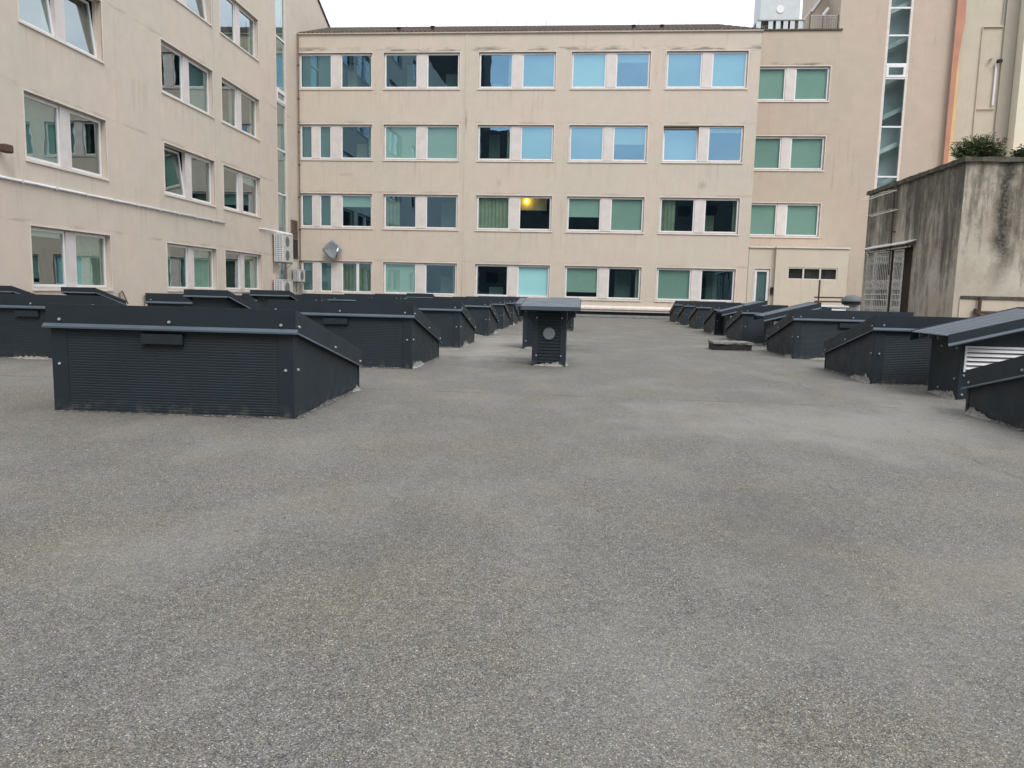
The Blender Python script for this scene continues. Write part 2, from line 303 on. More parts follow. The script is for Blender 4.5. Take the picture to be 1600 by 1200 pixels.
def rod(bm, p, q, r, n=8):
    p, q = Vector(p), Vector(q); d = (q-p).normalized(); u = d.orthogonal().normalized(); w_ = d.cross(u)
    A = []; B = []
    for i in range(n):
        a = 2*math.pi*i/n; o = (u*math.cos(a) + w_*math.sin(a))*r
        A.append(bm.verts.new(p+o)); B.append(bm.verts.new(q+o))
    fs = [bm.faces.new(A), bm.faces.new(B[::-1])] + [bm.faces.new((A[i], B[i], B[(i+1) % n], A[(i+1) % n])) for i in range(n)]
    bmesh.ops.recalc_face_normals(bm, faces=fs); return bm
def obj(name, bm, m, parent=None, bevel=0, smooth=False):
    me = bpy.data.meshes.new(name); bm.to_mesh(me); bm.free()
    for q in (m if isinstance(m, list) else [m]): me.materials.append(q)
    if smooth:
        for p in me.polygons: p.use_smooth = True
    o = bpy.data.objects.new(name, me); C.objects.link(o); o.parent = parent
    if bevel:
        b = o.modifiers.new('bevel', 'BEVEL'); b.width = bevel; b.segments = 1; b.limit_method = 'ANGLE'
    return o
def inst(name, src, parent, loc=(0, 0, 0)):
    o = bpy.data.objects.new(name, src.data); C.objects.link(o); o.parent = parent; o.location = loc; return o
def tag(o, label, cat, group=None):
    o['label'] = label; o['category'] = cat
    if group: o['group'] = group
    return o
def thing(name, label, cat, loc=(0, 0, 0), rz=0, group=None):
    o = bpy.data.objects.new(name, None); C.objects.link(o); o.location = loc; o.rotation_euler = (0, 0, rz); o.empty_display_size = .3
    return tag(o, label, cat, group)
def dup(root, loc, rz, label, group=None):
    def cp(o, p):
        c = o.copy(); C.objects.link(c)
        if p: c.parent = p
        for k in o.children: cp(k, c)
        return c
    r = cp(root, None); r.location = loc; r.rotation_euler = (0, 0, rz); r['label'] = label
    if group: r['group'] = group
    return r
# ------------------------------------------------------------------ the roof deck
g = bmesh.new(); v = [g.verts.new(p) for p in ((-120, -60, 0), (120, -60, 0), (120, 47.9, 0), (-120, 47.9, 0))]; g.faces.new(v)
deck = obj('roof_ground', g, M['felt']); deck['kind'] = 'structure'
g = bmesh.new(); v = [g.verts.new(p) for p in ((-300, -300, -9), (300, -300, -9), (300, 300, -9), (-300, 300, -9))]; g.faces.new(v)
gr = obj('ground', g, simple('street_asphalt', (.05, .05, .05), .9)); gr['kind'] = 'structure'
# ------------------------------------------------------------------ walls with openings
def wall_bm(u0, u1, z0, z1, holes, depth, top=None):
    bm = bmesh.new()
    us = sorted({u0, u1, *[h[0] for h in holes], *[h[1] for h in holes]}); zs = sorted({z0, z1, *[h[2] for h in holes], *[h[3] for h in holes]})
    us = [a for a in us if u0 <= a <= u1]; zs = [a for a in zs if z0 <= a <= z1]
    V = {}
    def vt(u, z, d=0.):
        k = (round(u, 4), round(z, 4), d)
        if k not in V: V[k] = bm.verts.new((u, d, z))
        return V[k]
    for i in range(len(us)-1):
        for j in range(len(zs)-1):
            a, b, c, d = us[i], us[i+1], zs[j], zs[j+1]; mu, mz = (a+b)/2, (c+d)/2
            if any(h[0] < mu < h[1] and h[2] < mz < h[3] for h in holes): continue
            bm.faces.new((vt(a, c), vt(b, c), vt(b, d), vt(a, d)))
    for (a, b, c, d) in [h[:4] for h in holes]:
        a, b = max(a, u0), min(b, u1)
        q = [(a, c), (b, c), (b, d), (a, d)]
        A = [bm.verts.new((p[0], 0, p[1])) for p in q]; B = [bm.verts.new((p[0], depth, p[1])) for p in q]
        for i in range(4): bm.faces.new((A[i], A[(i+1) % 4], B[(i+1) % 4], B[i]))
    return bm
def side_vol(bm, u0, u1, y0, y1, z0, z1, top=True):
    a = [bm.verts.new(p) for p in ((u0, y0, z0), (u0, y1, z0), (u0, y1, z1), (u0, y0, z1))]; bm.faces.new(a[::-1])
    b = [bm.verts.new(p) for p in ((u1, y0, z0), (u1, y1, z0), (u1, y1, z1), (u1, y0, z1))]; bm.faces.new(b)
    bm.faces.new([bm.verts.new(p) for p in ((u0, y1, z0), (u1, y1, z0), (u1, y1, z1), (u0, y1, z1))][::-1])
    if top: bm.faces.new([bm.verts.new(p) for p in ((u0, y0, z1), (u1, y0, z1), (u1, y1, z1), (u0, y1, z1))])
def frame_bm(bm, u0, u1, z0, z1, t, y0, y1):
    bx(bm, u0, u1, y0, y1, z0, z0+t); bx(bm, u0, u1, y0, y1, z1-t, z1)
    bx(bm, u0, u0+t, y0, y1, z0+t, z1-t); bx(bm, u1-t, u1, y0, y1, z0+t, z1-t); return bm
def curtain_bm(u0, u1, y, z0, z1):
    bm = bmesh.new(); n = max(8, int((u1-u0)/.045)); pa = pb = None; ph = rnd.random()*6
    for i in range(n+1):
        u = u0+(u1-u0)*i/n; yy = y+.03*math.sin(i*1.25+ph)+.012*math.sin(i*.45)
        a = bm.verts.new((u, yy, z0)); b = bm.verts.new((u, yy, z1))
        if pa: bm.faces.new((pa, a, b, pb))
        pa, pb = a, b
    return bm
def window(parent, u0, u1, z0, z1, panes, rec=.14, surround=True, glassmat='glass', trim=.07, ft=.085):
    """panes: list of ('p', f0, f1, kind) sashes and ('m', f0, f1) solid panels as fractions of the opening"""
    W, H = u1-u0, z1-z0
    bm = bmesh.new()
    if surround:
        frame_bm(bm, u0-.045, u1+.045, z0-.045, z1+.045, .045, -.022, .03)
        bx(bm, u0-.06, u1+.06, -.05, -.0225, z0-.085, z0-.047)
    frame_bm(bm, u0+.003, u1-.003, z0+.003, z1-.003, .04, rec-.012, rec+.10)
    win = obj('window', bm, M['trim'], parent)
    bx_room = bmesh.new()
    R0, R1, RY = u0-.3, u1+.3, rec+2.6
    for q in (((R0, rec+.13, z0-.1), (R0, RY, z0-.1), (R0, RY, z1+.25), (R0, rec+.13, z1+.25)), ((R1, rec+.13, z0-.1), (R1, RY, z0-.1), (R1, RY, z1+.25), (R1, rec+.13, z1+.25)),
              ((R0, RY, z0-.1), (R1, RY, z0-.1), (R1, RY, z1+.25), (R0, RY, z1+.25)), ((R0, rec+.13, z0-.1), (R1, rec+.13, z0-.1), (R1, RY, z0-.1), (R0, RY, z0-.1)), ((R0, rec+.13, z1+.25), (R1, rec+.13, z1+.25), (R1, RY, z1+.25), (R0, RY, z1+.25))):
        bx_room.faces.new([bx_room.verts.new(p) for p in q])
    kinds = [p[3][0] for p in panes if p[0] == 'p']
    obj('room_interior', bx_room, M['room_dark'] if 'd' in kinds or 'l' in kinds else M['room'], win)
    for p in panes:
        a, b = u0+W*p[1]+(.043 if p[1] == 0 else 0), u0+W*p[2]-(.043 if p[2] == 1 else 0)
        c, d = z0+.043, z1-.043
        if p[0] == 'm':
            obj('mullion_panel', box(a+.002, b-.002, rec-.07, rec+.09, c+.002, d-.002), M['pinkish'], win)
            continue
        k = p[3]; tilt = 't' in k
        sf = obj('sash_frame', frame_bm(bmesh.new(), a+.002, b-.002, c+.002, d-.002, ft, rec-.03, rec+.05), M['white_pvc'], win, .006)
        gm = 'glass_clear' if k[0] == 'k' else glassmat
        gp = bmesh.new(); gy = rec+.012+rnd.uniform(-.004, .004); tw = rnd.uniform(-.004, .004); tv = rnd.uniform(-.003, .003)
        gp.faces.new([gp.verts.new(q) for q in ((a+ft, gy, c+ft), (b-ft, gy+tw, c+ft), (b-ft, gy+tw+tv, d-ft), (a+ft, gy+tv, d-ft))])
        pn = obj('pane', gp, M[gm], win)
        if tilt:
            ang = math.radians(-7)
            for o in (sf, pn):
                Rm = Matrix.Translation((0, rec+.01, c)) @ Matrix.Rotation(ang, 4, 'X') @ Matrix.Translation((0, -rec-.01, -c))
                o.data.transform(Rm)
        y = rec+.11
        if k[0] in 'bgkw':
            fr = float(k[1:].strip('t')) if k[1:].strip('t') else 1.
            m_ = {'b': 'blind', 'g': 'greyblind', 'k': 'bluefilm', 'w': 'midblind'}[k[0]]
            bb = bmesh.new(); bx(bb, a+.03, b-.03, y, y+.006, d-(d-c)*fr, d); 
            if fr < 1: bx(bb, a+.03, b-.03, y-.01, y+.014, d-(d-c)*fr-.02, d-(d-c)*fr-.001)
            if tilt: bb = box(a+.03, b-.03, y+.36, y+.366, c, d)
            obj('roller_blind', bb, M[m_], win)
        elif k[0] == 'd' and b-a > 1.2:
            q0 = rnd.uniform(a, b-.9); hh = rnd.choice((.7, 1.3, 1.9)); obj('cabinet', box(q0, q0+rnd.uniform(.5, 1.), rec+1.2, rec+1.7, z0-.09, z0-.09+hh), M['curtain'] if rnd.random() < .5 else M['greyblind'], win)
            if rnd.random() < .5: obj('side_curtain', curtain_bm(b-.28, b-.03, y+.1, c, d), M['curtain'], win)
        elif k[0] == 'c':
            obj('curtain', curtain_bm(a+.02, b-.02, y+.05, c, d), M['curtain'], win)
        elif k[0] == 'h':   # half drawn curtain
            obj('curtain', curtain_bm(a+.02, a+(b-a)*.45, y+.08, c, d), M['curtain'], win)
        elif k[0] == 'l':
            sp_ = bmesh.new(); bmesh.ops.create_uvsphere(sp_, u_segments=16, v_segments=8, radius=.07); bmesh.ops.translate(sp_, vec=(a+.42, y+.34, d-.20), verts=sp_.verts)
            obj('ceiling_lamp', sp_, M['lamp'], win); obj('lamp_glow_backboard', box(a-.1, b-.3, y+.52, y+.56, d-.75, d+.05), M['curtain'], win); obj('lamp_glow_ceiling', box(a-.1, b+.1, y+.02, y+.6, d+.06, d+.09), M['curtain'], win)  # panels added behind and above the lamp to catch its glow
    return win
P2 = lambda a, b: [('p', 0, .445, a), ('m', .445, .565), ('p', .565, 1, b)]
P3 = lambda a, b, c_: [('p', 0, .175, a), ('m', .175, .265), ('p', .265, .435, b), ('m', .435, .565), ('p', .565, 1, c_)]
# ------------------------------------------------------------------ main block
FY = 47.2
main = thing('office_building', 'beige four storey building across the far end, with five window columns and tiled roof', 'building', (0, FY, 0))
Zt = [15.81, 11.55, 7.33, 3.12]; Zb = [13.70, 9.43, 5.22, 1.11]
Xl = [-18.15, -12.75, -6.86, -1.24, 4.39]; Xr = [-13.46, -8.02, -2.17, 3.46, 9.12]
spec = [[P2('g', 'd'), P2('d', 'd'), P2('d', 'g'), P2('w', 'g.25'), P2('g', 'w')],
        [P3('g', 'g', 'd'), P2('b', 'b'), P2('d', 'w'), P2('g', 'w.5'), P2('gt', 'w.15')],
        [P3('g', 'g', 'b.36'), P2('h', 'd'), P2('c', 'l'), P2('b.57', 'b'), P2('h', 'd')],
        [P3('g', 'g', 'c'), P2('b', 'd'), P2('d', 'k'), P2('b.8', 'd'), P2('b', 'd')]]
spec[3][0] = [('p', 0, .175, 'g'), ('m', .175, .265), ('p', .265, .435, 'g'), ('m', .435, .565), ('p', .565, .79, 'c'), ('p', .79, 1, 'c')]
holes = [(Xl[j], Xr[j], Zb[i], Zt[i]) for i in range(4) for j in range(5)]
wb = wall_bm(-18.6, 9.83, .62, 16.9, holes, .26); side_vol(wb, -18.6, 9.83, 0, 12, .0, 16.9)
wm = obj('facade_wall', wb, M['plaster'], main)
for i in range(4):
    for j in range(5):
        window(main, Xl[j], Xr[j], Zb[i], Zt[i], spec[i][j])
obj('joint_cover', box(-7.66, -7.50, -.03, -.002, .66, 16.86), M['plaster'], main)
obj('base_flashing', prism(bmesh.new(), [(-.01, .72), (-.32, .60), (-.32, .50), (-.24, .50), (-.24, .36), (-.01, .36)], 0, -18.4, 9.8), M['trim'], main)
obj('base_ledge', box(-2.6, 9.8, -.42, -.1, .02, .16), M['galv'], main)
obj('base_gap_shade', box(-18.4, 9.8, -.095, -.02, .0, .358), M['dark'], main)  # solid near-black strip painting in the shade below the base flashing
obj('eaves_gutter', prism(bmesh.new(), [(-.10, 16.90), (-.11, 16.955), (.1, 16.97), (.1, 16.905)], 0, -18.3, 9.9), M['plaster'], main)
# soot above the heads of the top windows (thin dirty skins left on the render)
obj('eaves_board', box(-18.3, 9.8, .0, .3, 16.902, 17.02), M['plaster'], main)
# tiled roof
def tiles(u0, u1, ya, yb, za, zb, hip):
    bm = bmesh.new(); nu = int((u1-u0)/.045); rows = 18; prev = None
    for r in range(rows):
        for e in (0, 1):
            f = (r+e)/rows; y = ya+(yb-ya)*f; z = za+(zb-za)*f + (.06 if e == 0 else -.0)
            rowv = []
            for i in range(nu+1):
                u = u0+(u1-u0)*i/nu
                uu = min(u, u1-hip*f)
                rowv.append(bm.verts.new((uu, y, z+.035*math.sin(u*2*math.pi/.27))))
            if prev:
                for i in range(nu): bm.faces.new((prev[i], prev[i+1], rowv[i+1], rowv[i]))
            prev = rowv
    bm.faces.new([bm.verts.new(p) for p in ((u1, ya, za), (u1, yb+3, za), (u1-hip, yb, zb))])
    return bm
rt = obj('roof_tiles', tiles(-18.35, 9.95, -.05, 6.5, 16.96, 19.44, 1.6), M['tiles'], main); rt['kind'] = 'stuff'
obj('ridge_tile_run', prism(bmesh.new(), [(6.35, 19.40), (6.5, 19.52), (6.65, 19.40)], 0, -18.3, 8.4), M['tiles'], main)
lc = thing('lightning_conductor', 'thin lightning conductor wire on short posts along the tiled ridge', 'lightning conductor', (0, 53.7, 19.48))
b_ = bmesh.new(); rod(b_, (-9.0, 0, .22), (3.0, 0, .24), .012, 5); obj('wire', b_, M['galv'], lc)
for x in (-16.2, -15.4, -12.9, -9.1, -6.6, -4.6, -3.2, .3, 3.0, 6.2): obj('post', rod(bmesh.new(), (x, 0, 0), (x, 0, .3 + .08*rnd.random()), .02, 5), M['galv'], lc)
for (x, y, z, lb) in ((-12.15, 48.5, 17.5, 'small dark roof vent leftmost in the tiles near the eaves'), (-10.1, 49, 17.72, 'small dark roof vent in the tiles between the left vent and the wall joint'), (2.47, 49, 17.68, 'small dark roof vent in the tiles above the fourth window column'), (4.18, 49, 17.68, 'small dark roof vent in the tiles nearest the right end')):
    t = thing('roof_vent', lb, 'roof vent', (x, y, z), 0, 'small vents in the tiled roof')
    obj('vent_pipe', rod(bmesh.new(), (0, 0, -.1), (0, 0, .16), .10, 10), M['dark'], t); obj('vent_cap', rod(bmesh.new(), (0, 0, .17), (0, 0, .22), .15, 10), M['rust'], t)
# wing and stair tower
WY = 50.3
wing = thing('stair_tower_wing', 'taller beige wing to the right of the main block with a narrow glazed stair strip', 'building', (0, WY, 0))
wz = [(13.74, 15.81), (9.52, 11.59), (5.37, 7.46)]
hol = [(10.0, 14.75, a, b) for a, b in wz] + [(17.93, 19.42, 1.0, 26.5)]
bm = wall_bm(9.6, 15.1, 0, 17.93, [(9.601, 14.75, a, b) for a, b in wz], .26); side_vol(bm, 9.6, 15.1, 0, 9, 0, 17.93)
obj('wing_wall', bm, M['plaster_wing'], wing)
bm = wall_bm(15.1, 21.85, 0, 27, [(17.93, 19.42, 1.0, 26.5)], .2); side_vol(bm, 15.1, 21.85, 0, 9, 0, 27)
obj('tower_wall', bm, M['plaster_tower'], wing)
for i, (a, b) in enumerate(wz): window(wing, 9.85, 14.75, a, b, [('p', 0, .46, 'b'), ('m', .46, .575), ('p', .575, 1, 'b')])
obj('parapet_coping', box(9.5, 15.3, -.08, .3, 17.932, 18.02), M['coping'], wing)
bm = bmesh.new()
for pp in [[(14.03, 18.0), (15.1, 18.0), (15.1, 21.3), (14.9, 21.3), (14.05, 20.0)]]: prism(bm, pp, 1, 2.7, 8)
obj('setback_wall', bm, M['plaster_wing'], wing)
bm = bmesh.new(); prism(bm, [(13.98, 19.98), (14.12, 19.94), (15.05, 21.34), (14.92, 21.4)], 1, 2.55, 2.69); obj('sloping_verge', bm, M['white'], wing)
# stair strip
def stair_strip(parent, u0, u1, z0, z1, bars, vents, gm='glass', flights=True):
    fr = obj('stair_window', frame_bm(bmesh.new(), u0, u1, z0, z1, .16, .02, .16), M['trim'], parent)
    zz = [z0+.16]+bars+[z1-.16]
    for z in bars: obj('transom', box(u0+.162, u1-.162, .03, .14, z-.05, z+.05), M['white_pvc'], fr)
    for a, b in zip(zz[:-1], zz[1:]):
        p = bmesh.new(); yy = .09+rnd.uniform(-.006, .006)
        p.faces.new([p.verts.new(q) for q in ((u0+.15, yy, a), (u1-.15, yy, a), (u1-.15, yy+.005, b), (u0+.15, yy+.005, b))]); obj('pane', p, M[gm], fr)
    for a, b in vents: obj('vent_sash', frame_bm(bmesh.new(), u0+.165, u1-.165, a+.052, b-.052, .14, .0, .085), M['white_pvc'], fr)
    r = bmesh.new()
    for q in (((u0-.6, 1.25, z0), (u1+.9, 1.25, z0), (u1+.9, 1.25, z1), (u0-.6, 1.25, z1)), ((u0-.6, .25, z0), (u0-.6, 1.25, z0), (u0-.6, 1.25, z1), (u0-.6, .25, z1)), ((u1+.9, .25, z0), (u1+.9, 1.25, z0), (u1+.9, 1.25, z1), (u1+.9, .25, z1))):
        r.faces.new([r.verts.new(p) for p in q])
    obj('stairwell_interior', r, M['stairwell'], fr)
    if flights:
        z = z0+.8; k = 0
        while z < z1-2.2:
            f = bmesh.new(); prism(f, [(u0-.5, z), (u1+.6, z+1.25), (u1+.6, z+1.55), (u0-.5, z+.3)], 1, .45, .95); obj('stair_flight', f, M['stairmat'], fr)
            z += 2.1; k += 1
stair_strip(wing, 17.93, 19.42, 1.0, 26.5, [3.4, 6.1, 9.16, 12.19, 15.09, 15.93, 17.62, 19.23, 21.4, 24.2], [(15.09, 15.93)], 'glass_stair')
# annex
an = thing('low_annex', 'low beige annex with a dark strip window, in the corner of the main block', 'annex', (0, 46.95, 0))
bm = wall_bm(11.4, 15.6, 0, 4.42, [(12.13, 15.02, 2.57, 3.28)], .22); side_vol(bm, 11.4, 15.6, 0, 3.3, 0, 4.42)
obj('annex_wall', bm, M['plaster_annex'], an)
bm = wall_bm(9.86, 11.4, 0, 4.42, [(10.24, 11.17, 1.05, 3.18)], .22); side_vol(bm, 9.86, 11.4, 0, 3.0, 0, 4.42)
bmesh.ops.translate(bm, vec=(0, .28, 0), verts=bm.verts); obj('annex_wall', bm, M['plaster_annex'], an)
obj('roof_coping', box(9.84, 11.38, .2, 3.2, 4.423, 4.52), M['trim'], an); obj('roof_coping', box(11.385, 15.66, -.07, 3.25, 4.423, 4.52), M['trim'], an)
w_ = window(an, 10.24, 11.17, 1.05, 3.18, [('p', 0, 1, 'g')], rec=.08, surround=True, ft=.13); w_.location.y = .28
wn = obj('strip_window', frame_bm(bmesh.new(), 12.135, 15.015, 2.575, 3.275, .06, .03, .12), M['trim'], an)
for x in (13.05, 14.03): obj('mullion', box(x-.045, x+.045, .02, .12, 2.637, 3.213), M['trim'], wn)
for a, b in ((12.19, 13.0), (13.1, 13.98), (14.08, 14.96)):
    p = bmesh.new(); p.faces.new([p.verts.new(q) for q in ((a-.02, .08, 2.62), (b+.02, .08, 2.62), (b+.02, .083, 3.23), (a-.02, .083, 3.23))]); obj('pane', p, M['glass_clear'], wn)
obj('room_interior', box(12.14, 15.0, .21, 1.5, 2.58, 3.27), M['dark'], wn)
lk = thing('wall_key_box', 'small black key box on the beige annex wall beside the narrow window', 'key box', (11.3, 47.2, 1.65))
obj('casing', box(-.08, .08, -.07, -.002, 0, .42), M['dark'], lk, .01); obj('lid', box(-.09, .09, -.09, -.072, .3, .43), M['dark'], lk)
# neighbour building right of the orange band
nb = thing('neighbour_building', 'plain beige side building with thin pipes and an orange painted edge, at the right end', 'building', (0, 50, 0))
bm = box(21.86, 25.35, .08, 6, 0, 27); obj('wall', bm, M['plaster_side'], nb)
bm = box(24.62, 25.35, -.06, .077, 0, 27); obj('rough_pilaster', bm, M['render_grey'], nb)
def wav(pts, y0, y1, m, name, par):
    bm = bmesh.new(); L_, R_ = pts
    ol = L_ + R_[::-1]; prism(bm, ol, 1, y0, y1); return obj(name, bm, m, par)
lft = [(21.78, z) for z in (2, 5, 8, 11, 14, 17, 20, 27)]
rgt = [(22.02, 2), (22.02, 5), (22.03, 8), (22.05, 11), (22.08, 14), (22.09, 15.6), (22.16, 16.6), (22.22, 17.4), (22.31, 18.2), (22.27, 19.5), (22.27, 27)]
wav((lft, rgt), -.06, .074, M['orange'], 'painted_band', nb)
yl = [(22.025, 2), (22.025, 5), (22.035, 8), (22.055, 11), (22.085, 14), (22.095, 15.6), (22.165, 16.4)]
yr = [(22.30, 2), (22.30, 5), (22.31, 8), (22.30, 11), (22.27, 14), (22.22, 15.6), (22.18, 16.5)]
wav((yl, yr), -.012, .074, M['yellow'], 'painted_band', nb)
b_ = bmesh.new(); rod(b_, (23.4, .02, 5), (23.4, .02, 17.97), .035, 6); rod(b_, (23.4, .02, 17.97), (24.55, .02, 17.97), .04, 6); obj('pipe', b_, M['plaster_side'], nb)
b_ = bmesh.new(); rod(b_, (24.5, .0, 18.2), (24.5, .0, 26), .03, 6); obj('pipe', b_, M['galv'], nb)
b_ = bmesh.new(); rod(b_, (24.35, -.02, 13.4), (24.35, -.02, 15.85), .06, 6); obj('pipe', b_, M['white'], nb)
b_ = bmesh.new(); rod(b_, (23.45, .0, 13.2), (24.5, .0, 13.2), .03, 6); obj('pipe', b_, M['plaster_side'], nb)
fl = thing('wall_spotlight', 'small dark spotlight at the top of the short white pipe on the side building', 'spotlight', (24.45, 49.94, 15.9))
obj('lamp_head', box(-.16, .12, -.25, -.02, -.05, .12), M['dark'], fl, .02); obj('bracket', rod(bmesh.new(), (0, -.02, .0), (0, .12, .0), .03, 6), M['dark'], fl)
fl = thing('security_camera', 'tiny security camera on the side building left of the spotlight', 'camera', (24.05, 50.06, 16.15))
obj('lens_housing', rod(bmesh.new(), (0, -.05, 0), (-.12, -.3, -.03), .07, 8), M['offwhite'], fl); obj('bracket', rod(bmesh.new(), (0, -.05, 0), (0, .02, -.05), .03, 6), M['dark'], fl)
cb = thing('cream_building', 'pale cream building edge at the far right above the plants', 'building', (0, 49.2, 0))
obj('wall', box(25.38, 40, 0, 8, 0, 27), M['cream'], cb)
# ------------------------------------------------------------------ roof plant and railing on the wing
rp = thing('rooftop_plant_unit', 'pale grey plant housing with a round white disc, on the wing roof', 'plant housing', (0, 51.6, 17.95))
obj('casing', box(10.55, 13.0, 0, 2.0, 1.05, 3.4), M['palegrey'], rp)
obj('disc', rod(bmesh.new(), (11.78, -.04, 1.72), (11.78, -.003, 1.72), .24, 24), M['white'], rp)
for x in (10.5, 11.25, 11.72, 12.18, 12.6, 13.1): obj('leg_panel', box(x-.14, x+.14, .02, .12, 0, 1.04), M['palegrey'], rp)
bm = bmesh.new()
for x in np.arange(10.55, 13.3, .13): rod(bm, (x, .3, 0), (x, .3, 1.04), .02, 4)
for z in (.2, .4, .6, .8, 1.0): rod(bm, (10.5, .3, z), (13.3, .3, z), .02, 4)
obj('mesh_screen', bm, M['galv'], rp)
obj('deck_frame', box(10.4, 13.35, -.02, 2.1, 1.042, 1.1), M['galv'], rp); obj('inner_duct', box(10.7, 12.9, .6, 1.8, 0, 1.0), M['galv'], rp)
rl = thing('roof_railing', 'thin mesh railing on the wing roof beside the taller wall', 'railing', (0, 50.6, 17.95))
bm = bmesh.new()
for x in np.arange(13.5, 15.05, .14): rod(bm, (x, 0, .05), (x, 0, .95), .008, 4)
for z in (.1, .28, .46, .64, .82): rod(bm, (13.4, 0, z), (15.1, 0, z), .008, 4)
obj('mesh', bm, M['palegrey'], rl)
for x in (13.4, 15.08): obj('post', rod(bmesh.new(), (x, 0, 0), (x, 0, 1.0), .025, 6), M['rust'], rl)
obj('top_rail', rod(bmesh.new(), (13.38, 0, .96), (15.1, 0, .96), .02, 6), M['palegrey'], rl)
sl = thing('roof_floodlight', 'pale floodlight tilted on a short pole behind the wing roof railing', 'floodlight', (14.35, 51.2, 18.02))
obj('pole', rod(bmesh.new(), (0, 0, 0), (0, 0, 1.1), .03, 6), M['dark'], sl)
b_ = bmesh.new(); rod(b_, (-.02, 0, 1.1), (.28, -.1, 1.5), .12, 10); obj('lamp_head', b_, M['offwhite'], sl)
# ------------------------------------------------------------------ left building
LX, LA = -17.3, math.atan(.02)
left = thing('side_building', 'tall beige building along the left side with large paired windows seen at an angle', 'building', (LX, 0, 0), math.pi/2+LA)
Ys = [(14.7, 18.9), (22.93, 27.16), (31.19, 35.77), (36.71, 41.22)]
LZ = [(1.17, 3.165), (5.25, 7.345), (9.44, 11.53), (13.63, 15.71), (17.8, 19.9), (22.0, 24.1)]
hol = [(a, b, c, d) for a, b in Ys for c, d in LZ] + [(43.69, 45.35, .9, 25.6)]
bm = wall_bm(-25, 49, 0, 26, hol, .34)
for q in (((49, 0, 0), (56, 0, 0), (56, 0, 18.3), (53.8, 0, 19.3), (49, 0, 21.25)), ((49, 0, 21.25), (42, 0, 24.0), (37, 0, 26), (49, 0, 26))):
    if len(q) == 5: bm.faces.new([bm.verts.new(p) for p in q])
# roof slab and far gable
bm.faces.new([bm.verts.new(p) for p in ((-25, 0, 0), (-25, 12, 0), (-25, 12, 26), (-25, 0, 26))]); bm.faces.new([bm.verts.new(p) for p in ((-25, 0, 26), (49, 0, 26), (49, 12, 26), (-25, 12, 26))])
obj('side_wall', bm, M['plaster_left'], left)
obj('verge_trim', prism(bmesh.new(), [(49.0, 21.25), (53.8, 19.3), (56, 18.3), (56, 18.45), (53.8, 19.45), (49, 21.4)], 1, -.08, 12), M['brown_dark'], left)
pl = {(1, 0): ('h', 'h'), (1, 1): ('b.12', 'c'), (1, 2): ('d', 'c'), (1, 3): ('d', 'h'), (2, 1): ('g', 'd'), (2, 2): ('dt', 'd'), (2, 3): ('d', 'b.2'), (3, 1): ('dt', 'dt'), (3, 2): ('d', 'g'), (3, 3): ('d', 'd'), (4, 2): ('d', 'dt')}
for i, (c, d) in enumerate(LZ):
    for j, (a, b) in enumerate(Ys):
        # LZ index 0 is the lowest row
        k = {(0, 1): ('b.12', 'c'), (0, 2): ('h', 'c'), (0, 3): ('d', 'c'), (1, 1): ('g', 'd'), (1, 2): ('dt', 'd'), (1, 3): ('d', 'b.2'), (2, 1): ('dt', 'dt'), (2, 2): ('d', 'g'), (2, 3): ('d', 'd'), (3, 2): ('d', 'dt')}.get((i, j), ('d', 'd'))
        window(left, a, b, c, d, P2(*k), rec=.2, glassmat='glass_side')
stair_strip(left, 43.69, 45.35, .9, 25.6, [4.2, 6.9, 9.45, 12.15, 12.9, 15.8, 18.9, 22.], [(12.15, 12.9)], 'glass_side', False)
obj('expansion_joint', box(27.94, 27.98, -.008, -.002, .1, 25.9), M['plaster_left'], left)
obj('expansion_joint', box(35.95, 36.0, -.010, -.002, .1, 25.9), M['plaster_left'], left)
def lwp(u, d, z):   # point on the left wall: u along it, d out from it
    p = Matrix.Rotation(math.pi/2+LA, 4, 'Z') @ Vector((u, -d, z)); return (p.x+LX, p.y, p.z)
cn = thing('wall_conduit', 'long white conduit running level along the left building wall', 'conduit', lwp(0, 0, 0), math.pi/2+LA)
obj('tube', rod(bmesh.new(), (12, -.05, 4.5), (36.7, -.05, 4.5), .045, 8), M['white'], cn, smooth=True)
for u in np.arange(13, 36.5, 1.6): obj('clip', box(u-.03, u+.03, -.1, -.001, 4.44, 4.56), M['offwhite'], cn)
fl = thing('wall_floodlight', 'dark floodlight on the left building wall at the edge of the picture', 'floodlight', lwp(21.7, 0, 5.35), math.pi/2+LA)
obj('lamp_head', box(-.18, .16, -.42, -.16, -.14, .1), M['rust'], fl, .03); obj('bracket', box(-.04, .04, -.158, 0, -.05, .05), M['dark'], fl)
